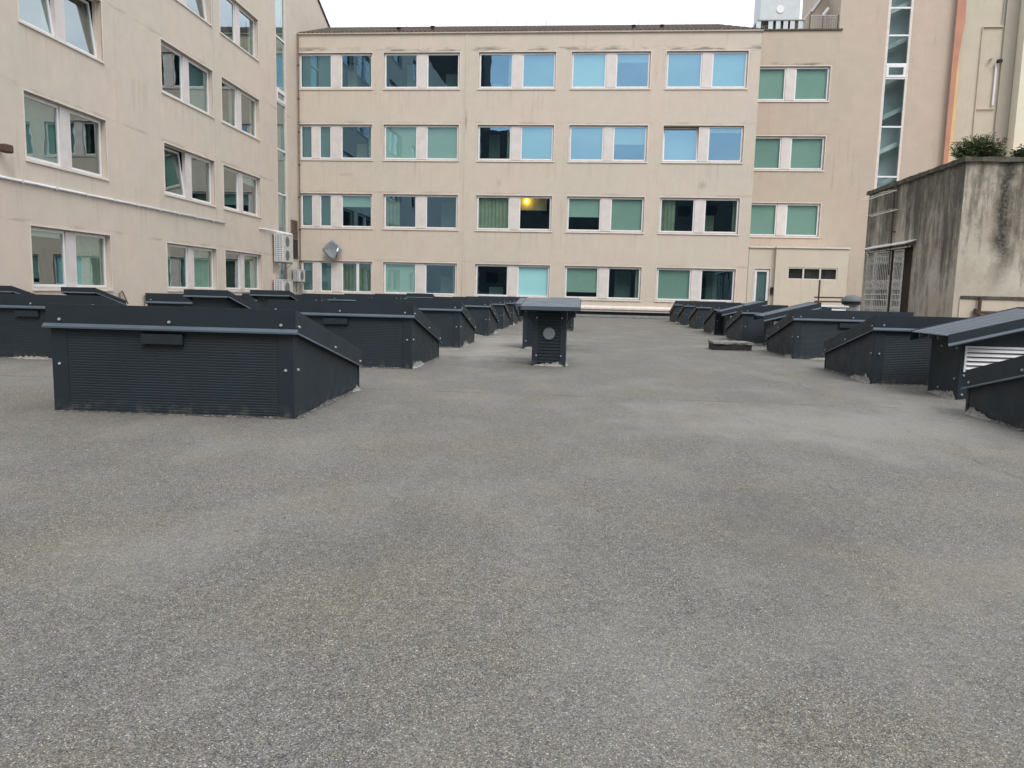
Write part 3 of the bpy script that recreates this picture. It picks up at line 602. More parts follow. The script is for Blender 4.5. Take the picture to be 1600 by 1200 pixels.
# condensers
def condenser(u, z, ln, h, d, label, nf):
    t = thing('air_conditioner', label, 'air conditioner', lwp(u, .12, z), math.pi/2+LA, 'outdoor air conditioner units in the left corner')
    obj('casing', box(0, ln, -d, 0, 0, h), M['offwhite'], t, .02)
    for k in range(nf):
        cz = h*(k+.5)/nf; r = min(h/nf, ln)*.38; bm = bmesh.new()
        for q in (1, .8, .6, .4, .2):
            n = 24; R0, R1 = r*q, r*q-.018
            vs = [[bm.verts.new((ln*.42+R*math.cos(2*math.pi*i/n), -d-.014, cz+R*math.sin(2*math.pi*i/n))) for i in range(n)] for R in (R0, R1)]
            for i in range(n): bm.faces.new((vs[0][i], vs[0][(i+1) % n], vs[1][(i+1) % n], vs[1][i]))
        obj('fan_grille', bm, M['galv'], t)
        obj('fan_opening', rod(bmesh.new(), (ln*.42, -d-.008, cz), (ln*.42, -d-.002, cz), r, 24), M['disc'], t)
    bm = bmesh.new()
    for z_ in np.arange(.08, h-.04, .11): bx(bm, -.016, -.004, -d+.03, -.03, z_, z_+.025)
    for y_ in (-d+.05, -d*.66, -d*.33, -.05): bx(bm, -.022, -.0165, y_-.012, y_+.012, .05, h-.05)
    obj('side_grille', bm, M['white'], t); obj('coil', box(-.0035, -.001, -d+.03, -.03, .05, h-.05), M['dish'], t)
    obj('top_cover', box(-.02, ln+.02, -d-.02, .02, h+.001, h+.03), M['white'], t)
    for uu in (.15, ln-.15):
        br = bmesh.new(); bx(br, uu-.02, uu+.02, -d-.02, .11, -.06, -.002); rod(br, (uu, -d+.02, -.06), (uu, .1, -.62), .018, 6); bx(br, uu-.02, uu+.02, .08, .119, -.68, -.061); obj('bracket', br, M['galv'], t)
    return t
condenser(42.75, 2.85, 1.6, 1.6, .55, 'tall off-white air conditioner unit high on its wall bracket', 2)
condenser(42.65, .85, 1.6, .95, .55, 'low off-white air conditioner unit under the tall one', 1)
condenser(45.75, 1.75, 1.0, .72, .42, 'small off-white air conditioner unit in the inner corner', 1)
ap = thing('refrigerant_pipe', 'white lagged pipe above the tall air conditioner unit', 'pipe', lwp(0, 0, 0), math.pi/2+LA)
b_ = bmesh.new(); rod(b_, (40.9, -.05, 4.6), (42.4, -.1, 4.62), .04, 7); rod(b_, (42.4, -.1, 4.62), (44.6, -.5, 4.56), .05, 7); rod(b_, (44.6, -.5, 4.56), (45.6, -.1, 4.3), .05, 7); obj('tube', b_, M['white'], ap)
def louver(name, u0, u1, z0, z1, m, label, grp):
    t = thing(name, label, 'louvre', lwp(u0, 0, z0), math.pi/2+LA, grp)
    W, H = u1-u0, z1-z0
    obj('frame', frame_bm(bmesh.new(), 0, W, 0, H, .05, -.05, -.002), m, t); obj('backing', box(.05, W-.05, -.012, -.004, .05, H-.05), M['dark'], t)
    z = .08
    s0 = None
    while z < H-.1:
        if s0 is None: s0 = obj('slat', prism(bmesh.new(), [(-.05, 0), (-.042, 0), (-.014, .05), (-.022, .05)], 0, .052, W-.052), m, t, 0); s0.location.z = z
        else: inst('slat', s0, t, (0, 0, z))
        z += .085
louver('wall_louver', 45.75, 46.85, 4.42, 5.55, M['brown'], 'upper light brown louvre panel in the corner beside the main block', 'brown louvre panels')
louver('wall_louver', 45.75, 46.85, 3.17, 4.38, M['brown_dark'], 'lower dark brown louvre panel in the corner beside the main block', 'brown louvre panels')
dp = thing('corner_downpipe', 'thin brown downpipe in the inner corner left of the main block', 'downpipe', (-18.12, 47.05, 0))
obj('pipe', rod(bmesh.new(), (0, 0, 1.9), (0, 0, 16.9), .045, 8), M['brown'], dp)
for z in range(3, 17, 2): obj('clamp', rod(bmesh.new(), (0, 0, z), (0, 0, z+.09), .07, 8), M['rust'], dp)
for uu, hh, lb in ((27.5, .55, 'left of two short copper pipe stubs at the foot of the left wall'), (29.2, .42, 'right of two short copper pipe stubs at the foot of the left wall')):
    st = thing('pipe_stub', lb, 'pipe', lwp(uu, .08, .45), math.pi/2+LA, 'pipe stubs at the foot of the left wall')
    b_ = bmesh.new(); rod(b_, (0, 0, 0), (0, 0, hh), .03, 6); rod(b_, (0, 0, hh), (.18, 0, hh+.1), .03, 6); rod(b_, (.18, 0, hh+.1), (.5, -.02, hh-.4), .028, 6); obj('tube', b_, M['brown'], st)
    obj('base', box(-.1, .1, -.06, .075, -.45, -.002), M['plaster_left'], st)
# satellite dish
ds = thing('satellite_dish', 'grey flat diamond shaped satellite dish on the main facade above the ground floor windows', 'satellite dish', (-15.93, FY, 3.8))
bm = bmesh.new(); n = 32; rings = []
for q in (0, .35, .7, 1.):
    rg = []
    for i in range(n):
        a = 2*math.pi*i/n; e = 1/ (abs(math.cos(a))**1.18+abs(math.sin(a))**1.18)**(1/1.18)
        rg.append(bm.verts.new((.66*q*e*math.cos(a), -.42+.10*(1-q*q), .62*q*e*math.sin(a))))
    rings.append(rg)
for r0, r1 in zip(rings[:-1], rings[1:]):
    for i in range(n): 
        if r0 is rings[0]: 
            bm.faces.new((r0[i], r1[i], r1[(i+1) % n])) if False else None
        bm.faces.new((r0[i], r1[i], r1[(i+1) % n], r0[(i+1) % n]))
bmesh.ops.remove_doubles(bm, verts=bm.verts, dist=.0005)
o = obj('reflector', bm, M['dish'], ds, smooth=True); sm = o.modifiers.new('s', 'SOLIDIFY'); sm.thickness = .02
obj('wall_mount', rod(bmesh.new(), (0, -.3, 0), (0, 0, -.05), .05, 8), M['galv'], ds)
b_ = bmesh.new(); rod(b_, (.25, -.38, -.52), (.45, -.75, -.05), .02, 6); obj('arm', b_, M['dark'], ds)
b_ = bmesh.new(); rod(b_, (.43, -.78, -.12), (.47, -.66, .1), .05, 8); obj('receiver', b_, M['white'], ds)
# ------------------------------------------------------------------ stained concrete structure on the right
cx, cy0, cy1, ch = 11.58, 25.0, 32.95, 5.72
cs = thing('stained_annex_block', 'old block with black water stains and a mossy coping behind the right hand boxes', 'building', (cx, cy0, 0))
# side face towards the aisle: local u along +Y, built directly
bm = bmesh.new()
gy0, gy1, gz = 3.3, 7.25, 3.42
for (a, b, c, d) in ((0, gy0, 0, ch), (gy1, cy1-cy0, 0, ch), (gy0, gy1, gz, ch)):
    nseg = 1
    bm.faces.new([bm.verts.new(p) for p in ((0, b, c), (0, a, c), (0, a, d), (0, b, d))])
for q in (((0, gy0, 0), (.9, gy0, 0), (.9, gy0, gz), (0, gy0, gz)), ((0, gy1, 0), (.9, gy1, 0), (.9, gy1, gz), (0, gy1, gz)), ((0, gy0, gz), (.9, gy0, gz), (.9, gy1, gz), (0, gy1, gz)), ((.9, gy0, 0), (.9, gy1, 0), (.9, gy1, gz), (.9, gy0, gz))):
    bm.faces.new([bm.verts.new(p) for p in q])
obj('side_wall', bm, M['conc_side'], cs)
bm = bmesh.new(); bm.faces.new([bm.verts.new(p) for p in ((0, 0, 0), (14, 0, 0), (14, 0, ch), (0, 0, ch))])
bm.faces.new([bm.verts.new(p) for p in ((0, cy1-cy0, 0), (14, cy1-cy0, 0), (14, cy1-cy0, ch), (0, cy1-cy0, ch))]); bm.faces.new([bm.verts.new(p) for p in ((14, 0, 0), (14, cy1-cy0, 0), (14, cy1-cy0, ch), (14, 0, ch))])
bm.faces.new([bm.verts.new(p) for p in ((0, 0, ch-.02), (14, 0, ch-.02), (14, cy1-cy0, ch-.02), (0, cy1-cy0, ch-.02))])
obj('front_wall', bm, M['conc_front'], cs)
def rough_box(x0, x1, y0, y1, z0, z1, amp, seg=.25):
    bm = bmesh.new(); bx(bm, x0, x1, y0, y1, z0, z1)
    n = max(int(max(x1-x0, y1-y0)/seg), 1); ed = [e for e in bm.edges if e.calc_length() > max(x1-x0, y1-y0)*.9]
    bmesh.ops.subdivide_edges(bm, edges=ed, cuts=n, use_grid_fill=True)
    for v_ in bm.verts: v_.co += Vector([rnd.uniform(-amp, amp) for _ in range(3)])
    return bm
obj('coping', rough_box(-.09, .4, -.09, cy1-cy0+.08, ch+.004, ch+.15, .012), M['coping'], cs); obj('coping', rough_box(.405, 14, -.09, .4, ch+.004, ch+.15, .012), M['coping'], cs)
obj('front_ledge', rough_box(.2, 14, -.07, -.003, 1.54, 1.63, .006), M['coping'], cs)
obj('lower_render', box(.18, 14, -.035, -.002, 0, 1.535), M['plaster_annex'], cs)
# stained runs of black growth on the front are flat growth on the render: material only
# canopy and iron grille
cp_ = thing('door_canopy', 'narrow pale sheet canopy above the white iron grille on the stained wall', 'canopy', (cx, cy0, 0))
obj('sheet', prism(bmesh.new(), [(-.36, 3.44), (-.002, 3.56), (-.002, 3.60), (-.36, 3.48)], 1, 3.05, 7.3), M['grillepaint'], cp_)
for y in (3.3, 5.2, 7.1): obj('bracket', rod(bmesh.new(), (-.3, y, 3.45), (-.002, y, 3.2), .015, 5), M['rust'], cp_)
gt = thing('iron_grille', 'ornate white folding iron grille across the opening in the stained wall', 'security grille', (cx-.12, cy0, 0))
def leaf_bm(w_, h_):
    bm = bmesh.new(); nb_ = int(w_/.13)
    for i in range(nb_+1):
        y = w_*i/nb_; rod(bm, (0, y, .04), (0, y, h_), .014 if 0 < i < nb_ else .028, 4)
    for z in (.06, h_*.44, h_*.505, h_-.03): rod(bm, (0, 0, z), (0, w_, z), .02, 4)
    for zc in (h_*.30, h_*.60, h_*.90):
        for i in range(nb_):
            y0, y1 = w_*i/nb_, w_*(i+1)/nb_; a = .17
            rod(bm, (-.02, y0, zc-a), (-.02, y1, zc+a), .011, 4); rod(bm, (-.02, y1, zc-a), (-.02, y0, zc+a), .011, 4)
            ym = (y0+y1)/2; n = 8; r = .055
            for k in range(n):
                a0, a1 = 2*math.pi*k/n, 2*math.pi*(k+1)/n
                rod(bm, (-.03, ym+r*math.cos(a0), zc+a+r*math.sin(a0)), (-.03, ym+r*math.cos(a1), zc+a+r*math.sin(a1)), .01, 4)
    return bm
for k, (y, w_, a) in enumerate(((3.75, .78, .0), (4.9, 1.22, .10), (6.2, 1.2, -.05))):
    o = obj('grille_leaf', leaf_bm(w_, 3.3), M['grillepaint'], gt); o.location = (0, y, 0); o.rotation_euler.z = a
obj('top_track', box(-.03, .03, 3.3, 7.4, 3.33, 3.38), M['grillepaint'], gt); obj('bottom_track', box(-.03, .03, 3.3, 7.4, .0, .035), M['rust'], gt)
bk = obj('inner_shutter', box(.5, .56, 3.35, 7.2, 0, 3.3), M['brown_dark'], gt)
# tv antenna
tv = thing('tv_antenna', 'rusty television antenna mast fixed to the stained wall above the grille', 'antenna', (cx-.14, cy0, 0))
obj('mast', rod(bmesh.new(), (0, 4.9, 2.4), (0, 5.0, 5.78), .03, 8), M['rust'], tv)
for z, ya, yb in ((5.5, 4.75, 7.75), (4.78, 4.5, 7.1)):
    bo = obj('boom', rod(bmesh.new(), (-.03, ya, z), (-.03, yb, z), .017, 6), M['grillepaint'], tv)
    for y in np.arange(ya+.15, yb, .38): obj('dipole', rod(bmesh.new(), (-.30, y, z+.02), (.02, y, z+.02), .006, 5), M['grillepaint'], bo)
for z in (2.6, 4.0): obj('wall_bracket', rod(bmesh.new(), (0, 4.95, z), (.138, 4.95, z), .025, 6), M['rust'], tv)
# rusty pipe on the front
rpz = thing('rusty_pipe_run', 'rusty pipe dropping from the ledge and running right along the stained wall', 'pipe', (12.32, cy0-.13, 0))
b_ = bmesh.new(); rod(b_, (0, 0, 1.62), (0, 0, .9), .05, 8); rod(b_, (-.08, 0, 1.13), (9, 0, 1.09), .045, 8); obj('pipe', b_, M['rust'], rpz)
obj('valve', rod(bmesh.new(), (-.09, -.03, 1.05), (-.09, -.03, 1.24), .09, 8), M['rust'], rpz)
# plants on the coping
def bush(loc, rx, h_, n, label):
    t = thing('potted_shrub', label, 'shrub', loc, 0, 'green shrubs on top of the stained block')
    st = bmesh.new(); lf = bmesh.new(); lf2 = bmesh.new()
    for i in range(n):
        bxp = rnd.gauss(0, rx*.38); by = rnd.uniform(-.25, .35); a = rnd.uniform(0, 6.28); ln = h_*rnd.uniform(.45, 1.05)*(1-.35*min(1, abs(bxp)/rx)); lean = rnd.uniform(.15, .75)
        p0 = Vector((bxp*.8, by*.6, 0)); d = Vector((math.cos(a)*lean+bxp/rx*.4, math.sin(a)*lean, 1)).normalized(); p1 = p0+d*ln
        rod(st, p0, p1, .008, 4)
        for k in range(17):
            q = p0+(p1-p0)*rnd.uniform(.25, 1.02); aa = rnd.uniform(0, 6.28); up = rnd.uniform(-.15, .9)
            dd = Vector((math.cos(aa), math.sin(aa), up)).normalized(); l_ = rnd.uniform(.10, .19); wv = dd.cross(Vector((rnd.uniform(-1, 1), rnd.uniform(-1, 1), 1))).normalized()*rnd.uniform(.014, .026)
            tip = q+dd*l_+Vector((0, 0, -l_*.2)); mid = q+dd*l_*.5
            B_ = lf if rnd.random() < .65 else lf2
            vs = [B_.verts.new(x) for x in (q, mid+wv, tip, mid-wv)]; B_.faces.new(vs)
    obj('stems', st, M['stem'], t); a = obj('foliage', lf, M['leaf'], t); b = obj('foliage', lf2, M['leaf_pale'], t)
bush((12.15, 25.45, 5.86), .78, .82, 210, 'large bushy green shrub on the coping of the stained block'); bush((13.3, 25.3, 5.86), .30, .42, 34, 'small green shrub right of the large one on the stained block')
bush((14.0, 25.6, 5.86), .25, .3, 16, 'low green sprig at the right edge on the stained block')
# rails, cowl and white louvred box in the corner
rg_ = thing('pipe_rail', 'dark brown pipe rail with one tall post in front of the low annex', 'rail', (0, 44, 0))
obj('post', rod(bmesh.new(), (13.15, 0, 0), (13.15, 0, 2.5), .05, 8), M['rust'], rg_)
for z in (1.53, 1.30): obj('rail', rod(bmesh.new(), (12.92, 0, z), (15.6, 0, z+.02), .045, 8), M['rust'], rg_)
obj('post', rod(bmesh.new(), (15.5, 0, 0), (15.5, 0, 1.6), .05, 8), M['rust'], rg_)
cw = thing('dome_cowl', 'grey dome shaped vent cowl behind the pipe rail', 'vent cowl', (13.1, 38.5, 0))
bm = bmesh.new(); bmesh.ops.create_uvsphere(bm, u_segments=20, v_segments=10, radius=.5)
bmesh.ops.delete(bm, geom=[v_ for v_ in bm.verts if v_.co.z < -.01], context='VERTS')
for v_ in bm.verts: v_.co.z = v_.co.z*.62+1.36
obj('dome', bm, simple('dull_grey_dome', (.12, .13, .14), .7), cw, smooth=True); obj('collar', rod(bmesh.new(), (0, 0, 1.2), (0, 0, 1.355), .46, 16), M['dark'], cw); obj('stack', rod(bmesh.new(), (0, 0, 0), (0, 0, 1.2), .36, 16), M['galv'], cw)
wl = thing('white_louver_box', 'low white topped vent box with white louvres beyond the second right hand roof hood', 'vent box', (7.93, 26.9, 0))
obj('casing', box(.02, 1.06, .04, 1.4, 0, 1.16), M['anth'], wl); obj('lid', box(-.05, 1.13, -.04, 1.5, 1.161, 1.21), M['white'], wl)
obj('louver_frame', frame_bm(bmesh.new(), .42, 1.05, .6, 1.15, .04, -.0, .038), M['white'], wl)
for k in range(6): obj('slat', prism(bmesh.new(), [(.0, .65+.08*k), (.008, .65+.08*k), (.034, .70+.08*k), (.026, .70+.08*k)], 0, .462, 1.008), M['white'], wl)
# ------------------------------------------------------------------ skylight boxes
BW, BD, BH, BL, BAND = 2.6, 2.56, 1.16, .545, .235
def screw_mesh():
    bm = bmesh.new(); rod(bm, (0, 0, 0), (0, -.012, 0), .0155, 8); rod(bm, (0, -.0121, 0), (0, -.02, 0), .009, 6); return bm
scr_src = None
def add_screw(par, x, y, z, ang=0):
    global scr_src
    if scr_src is None:
        o = obj('screw', screw_mesh(), M['screw'], par); scr_src = o; o.location = (x, y, z)
    else: o = inst('screw', scr_src, par, (x, y, z))
    o.rotation_euler.z = ang; return o
def ribbed(u0, u1, z0, z1, pitch, dep, slope=None, y=0.):
    bm = bmesh.new(); prof = []; z = z0
    while z < z1-pitch*.5:
        prof += [(y, z), (y, z+pitch*.55), (y+dep, z+pitch*.7), (y+dep, z+pitch*.9)]; z += pitch
    prof.append((y, z1)); pa = pb = None
    for yy, zz in prof:
        a = bm.verts.new((u0, yy, min(zz, z1))); b = bm.verts.new((u1, yy, min(zz, z1)))
        if pa: bm.faces.new((pa, pb, b, a))
        pa, pb = a, b
    return bm
def skylight_box(label, loc, flap=True):
    t = thing('skylight_box', label, 'skylight box', loc, 0, 'dark grey skylight boxes on the roof')
    # local origin: front left corner; front faces -y
    zf, zr = BH-BAND, BL-BAND
    sl = (zr-zf)/BD
    obj('front_panel', ribbed(.172, BW-.172, .0, zf+.02, .0285, .0022), M['anth'], t)
    for x0 in (0, BW-.17): obj('corner_trim', box(x0, x0+.17, -.007, .035, 0, zf+.02), M['anth'], t, .004)
    for s, x in ((0, .0), (1, BW)):
        s_ = -1 if s == 0 else 1
        xa, xb = (x+.006, x+.03) if s == 0 else (x-.03, x-.006)
        obj('side_panel', prism(bmesh.new(), [(.16, 0), (BD-.06, 0), (BD-.06, zr+.02), (.16, zf+sl*.16+.02)], 0, xa, xb), M['anth'], t)
        xo = (x, x+.02) if s == 0 else (x-.02, x)
        obj('corner_trim', prism(bmesh.new(), [(.036, 0), (.158, 0), (.158, zf+sl*.158), (.036, zf+sl*.036)], 0, *xo), M['anth'], t)
        obj('corner_trim', prism(bmesh.new(), [(BD-.058, 0), (BD, 0), (BD, zr+.01), (BD-.058, zr+.02)], 0, *xo), M['anth'], t)
        # upstand flashing on the sloping side
        xu = (x-.03, x-.012) if s == 0 else (x+.012, x+.03)
        obj('upstand_flashing', prism(bmesh.new(), [(-.03, zf+.02), (BD+.03, zr+.012), (BD+.03, BL), (-.03, BH+.007)], 0, *xu), M['anth'], t)
        bm = bmesh.new(); x1, x2 = (x-.012, x-.058) if s == 0 else (x+.012, x+.058)
        for dz in (0,):
            A = [(x1, -.03, zf+.028), (x2, -.055, zf-.0), (x2, -.055, zf-.014), (x1, -.03, zf+.0)]
            B = [(x1, BD+.03, zr+.028), (x2, BD+.055, zr-.006), (x2, BD+.055, zr-.02), (x1, BD+.03, zr+.0)]
            va = [bm.verts.new(p) for p in A]; vb = [bm.verts.new(p) for p in B]; fs = [bm.faces.new(va), bm.faces.new(vb[::-1])]
            for i in range(4): fs.append(bm.faces.new((va[i], vb[i], vb[(i+1) % 4], va[(i+1) % 4])))
            bmesh.ops.recalc_face_normals(bm, faces=fs)
        obj('drip_ledge', bm, M['anth_sky_lit'], t)
    obj('upstand_flashing', box(-.011, BW+.011, -.030, -.012, zf+.02, BH+.004), M['anth'], t)
    obj('drip_ledge', prism(bmesh.new(), [(-.031, zf+.034), (-.066, zf+.002), (-.066, zf-.016), (-.012, zf-.016), (-.012, zf+.018), (-.031, zf+.018)], 0, -.055, BW+.055), M['anth_sky_lit'], t)
    obj('upstand_flashing', box(-.011, BW+.011, BD+.012, BD+.030, zr+.01, BL-.004), M['anth'], t)
    obj('rear_panel', box(.02, BW-.02, BD-.03, BD-.002, 0, zr+.02), M['anth'], t)
    obj('glazing_panel', prism(bmesh.new(), [(-.008, BH-.10), (BD+.008, BL-.10), (BD+.008, BL-.075), (-.008, BH-.075)], 0, -.008, BW+.008), M['glazing'], t)
    for x in (.12, BW*.5, BW-.12): add_screw(t, x, -.031, zf+.075)
    for x in (.085, BW-.085): add_screw(t, x, -.008, .52)
    for s in (-1, 1):
        xx = -.031 if s < 0 else BW+.031; an_ = -math.pi/2 if s < 0 else math.pi/2
        for yy in (.06, BD*.52, BD-.1): add_screw(t, xx, yy, zf+sl*yy+.07, an_)
        add_screw(t, (-.001 if s < 0 else BW+.001), .1, .52, an_)
    if flap:
        vc = obj('vent_cover', prism(bmesh.new(), [(-.001, .885), (-.05, .868), (-.05, .765), (-.042, .765), (-.042, .862), (-.001, .877)], 0, 1.0, 1.44), M['anth'], t)
        for xx in (1.0, 1.434): obj('end_cheek', box(xx, xx+.006, -.0415, -.0005, .765, .861), M['anth'], vc)
    return t
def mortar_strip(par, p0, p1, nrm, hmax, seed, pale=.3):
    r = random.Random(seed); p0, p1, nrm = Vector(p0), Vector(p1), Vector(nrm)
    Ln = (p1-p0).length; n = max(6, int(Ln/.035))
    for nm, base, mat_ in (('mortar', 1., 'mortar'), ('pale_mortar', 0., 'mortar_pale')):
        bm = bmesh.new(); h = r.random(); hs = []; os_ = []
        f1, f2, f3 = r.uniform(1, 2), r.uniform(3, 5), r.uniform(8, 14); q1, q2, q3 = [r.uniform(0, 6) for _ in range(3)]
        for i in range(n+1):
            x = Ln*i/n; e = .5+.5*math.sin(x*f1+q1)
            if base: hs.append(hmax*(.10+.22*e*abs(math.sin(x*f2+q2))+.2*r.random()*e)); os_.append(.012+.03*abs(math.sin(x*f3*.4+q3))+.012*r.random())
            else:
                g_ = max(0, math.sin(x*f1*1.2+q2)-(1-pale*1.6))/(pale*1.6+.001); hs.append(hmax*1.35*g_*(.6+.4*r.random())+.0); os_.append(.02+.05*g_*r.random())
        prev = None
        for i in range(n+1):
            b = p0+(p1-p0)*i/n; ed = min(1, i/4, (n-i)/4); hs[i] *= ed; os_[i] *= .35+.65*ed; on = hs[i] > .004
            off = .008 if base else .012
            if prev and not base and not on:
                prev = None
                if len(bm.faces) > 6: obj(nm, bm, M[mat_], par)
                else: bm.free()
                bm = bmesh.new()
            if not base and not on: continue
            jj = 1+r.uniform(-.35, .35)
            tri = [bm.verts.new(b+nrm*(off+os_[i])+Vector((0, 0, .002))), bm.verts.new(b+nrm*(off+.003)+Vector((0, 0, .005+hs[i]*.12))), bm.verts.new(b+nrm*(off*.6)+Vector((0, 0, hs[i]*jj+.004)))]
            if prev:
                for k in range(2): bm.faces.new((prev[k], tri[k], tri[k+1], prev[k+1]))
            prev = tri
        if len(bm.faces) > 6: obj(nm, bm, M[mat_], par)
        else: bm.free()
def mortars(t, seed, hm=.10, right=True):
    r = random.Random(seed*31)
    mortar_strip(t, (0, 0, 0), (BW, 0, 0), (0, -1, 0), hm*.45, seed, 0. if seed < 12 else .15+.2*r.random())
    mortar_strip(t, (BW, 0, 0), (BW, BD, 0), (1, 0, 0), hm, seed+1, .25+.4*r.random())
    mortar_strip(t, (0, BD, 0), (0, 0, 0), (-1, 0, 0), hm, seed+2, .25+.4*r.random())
XB, XR, XA = -5.62, 4.93, -11.15
Bs = [(7.67, 'nearest large skylight box on the left, its whole ribbed front in full view'), (13.1, 'second skylight box in the left aisle row, behind the nearest one'),
      (18.45, 'third skylight box in the left aisle row, counting from the camera'), (23.85, 'fourth skylight box in the left aisle row, counting from the camera'), (28.6, 'fifth skylight box in the left aisle row, counting from the camera'),
      (32.3, 'sixth skylight box in the left aisle row, just left of the vent chimney cap'), (36.0, 'seventh skylight box in the left aisle row, mostly hidden'), (40.2, 'last skylight box of the left aisle row before the facade')]
Rs = [(7.5, 'nearest skylight box on the right, cut by the edge of the picture'), (13.18, 'second skylight box on the right, behind the corrugated hood with the louvre'), (18.2, 'third skylight box in the right row, beside the low tarred kerb'),
      (24.0, 'fourth skylight box in the right row, counting from the camera'), (28.9, 'fifth skylight box in the right row, counting from the camera'), (33.4, 'sixth skylight box in the right row, counting from the camera'),
      (37.3, 'seventh skylight box in the right row, counting from the camera'), (41.2, 'last skylight box of the right row, close to the facade base')]
As = [(12.66, 'skylight box at the far left edge, partly hidden by the nearest box'), (18.4, 'second skylight box in the far left row, between the raised roof hoods'), (23.9, 'third skylight box in the far left row, behind the raised roof hoods'), (29.2, 'fourth skylight box in the far left row'), (34.5, 'fifth skylight box in the far left row'), (39.7, 'last skylight box of the far left row, by the left wall')]
proto = skylight_box(Bs[0][1], (XB, Bs[0][0], 0))
protoB = None
proto_fix = True
boxes = [(proto, 1)]
for i, (y, lb) in enumerate(Bs[1:]): boxes.append((dup(proto, (XB+rnd.uniform(-.03, .03), y, 0), 0, lb), 10+i*5))
for i, (y, lb) in enumerate(Rs): boxes.append((dup(proto, (XR+rnd.uniform(-.03, .03), y, 0), rnd.uniform(-.004, .004), lb), 80+i*5))
for i, (y, lb) in enumerate(As): boxes.append((dup(proto, (XA, y, 0), 0, lb), 140+i*5))
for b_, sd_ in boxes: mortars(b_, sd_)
proto.location = (-5.71, 7.6, 0); proto.rotation_euler.z = math.radians(1.5); proto.scale = (1.03, 1, 1)
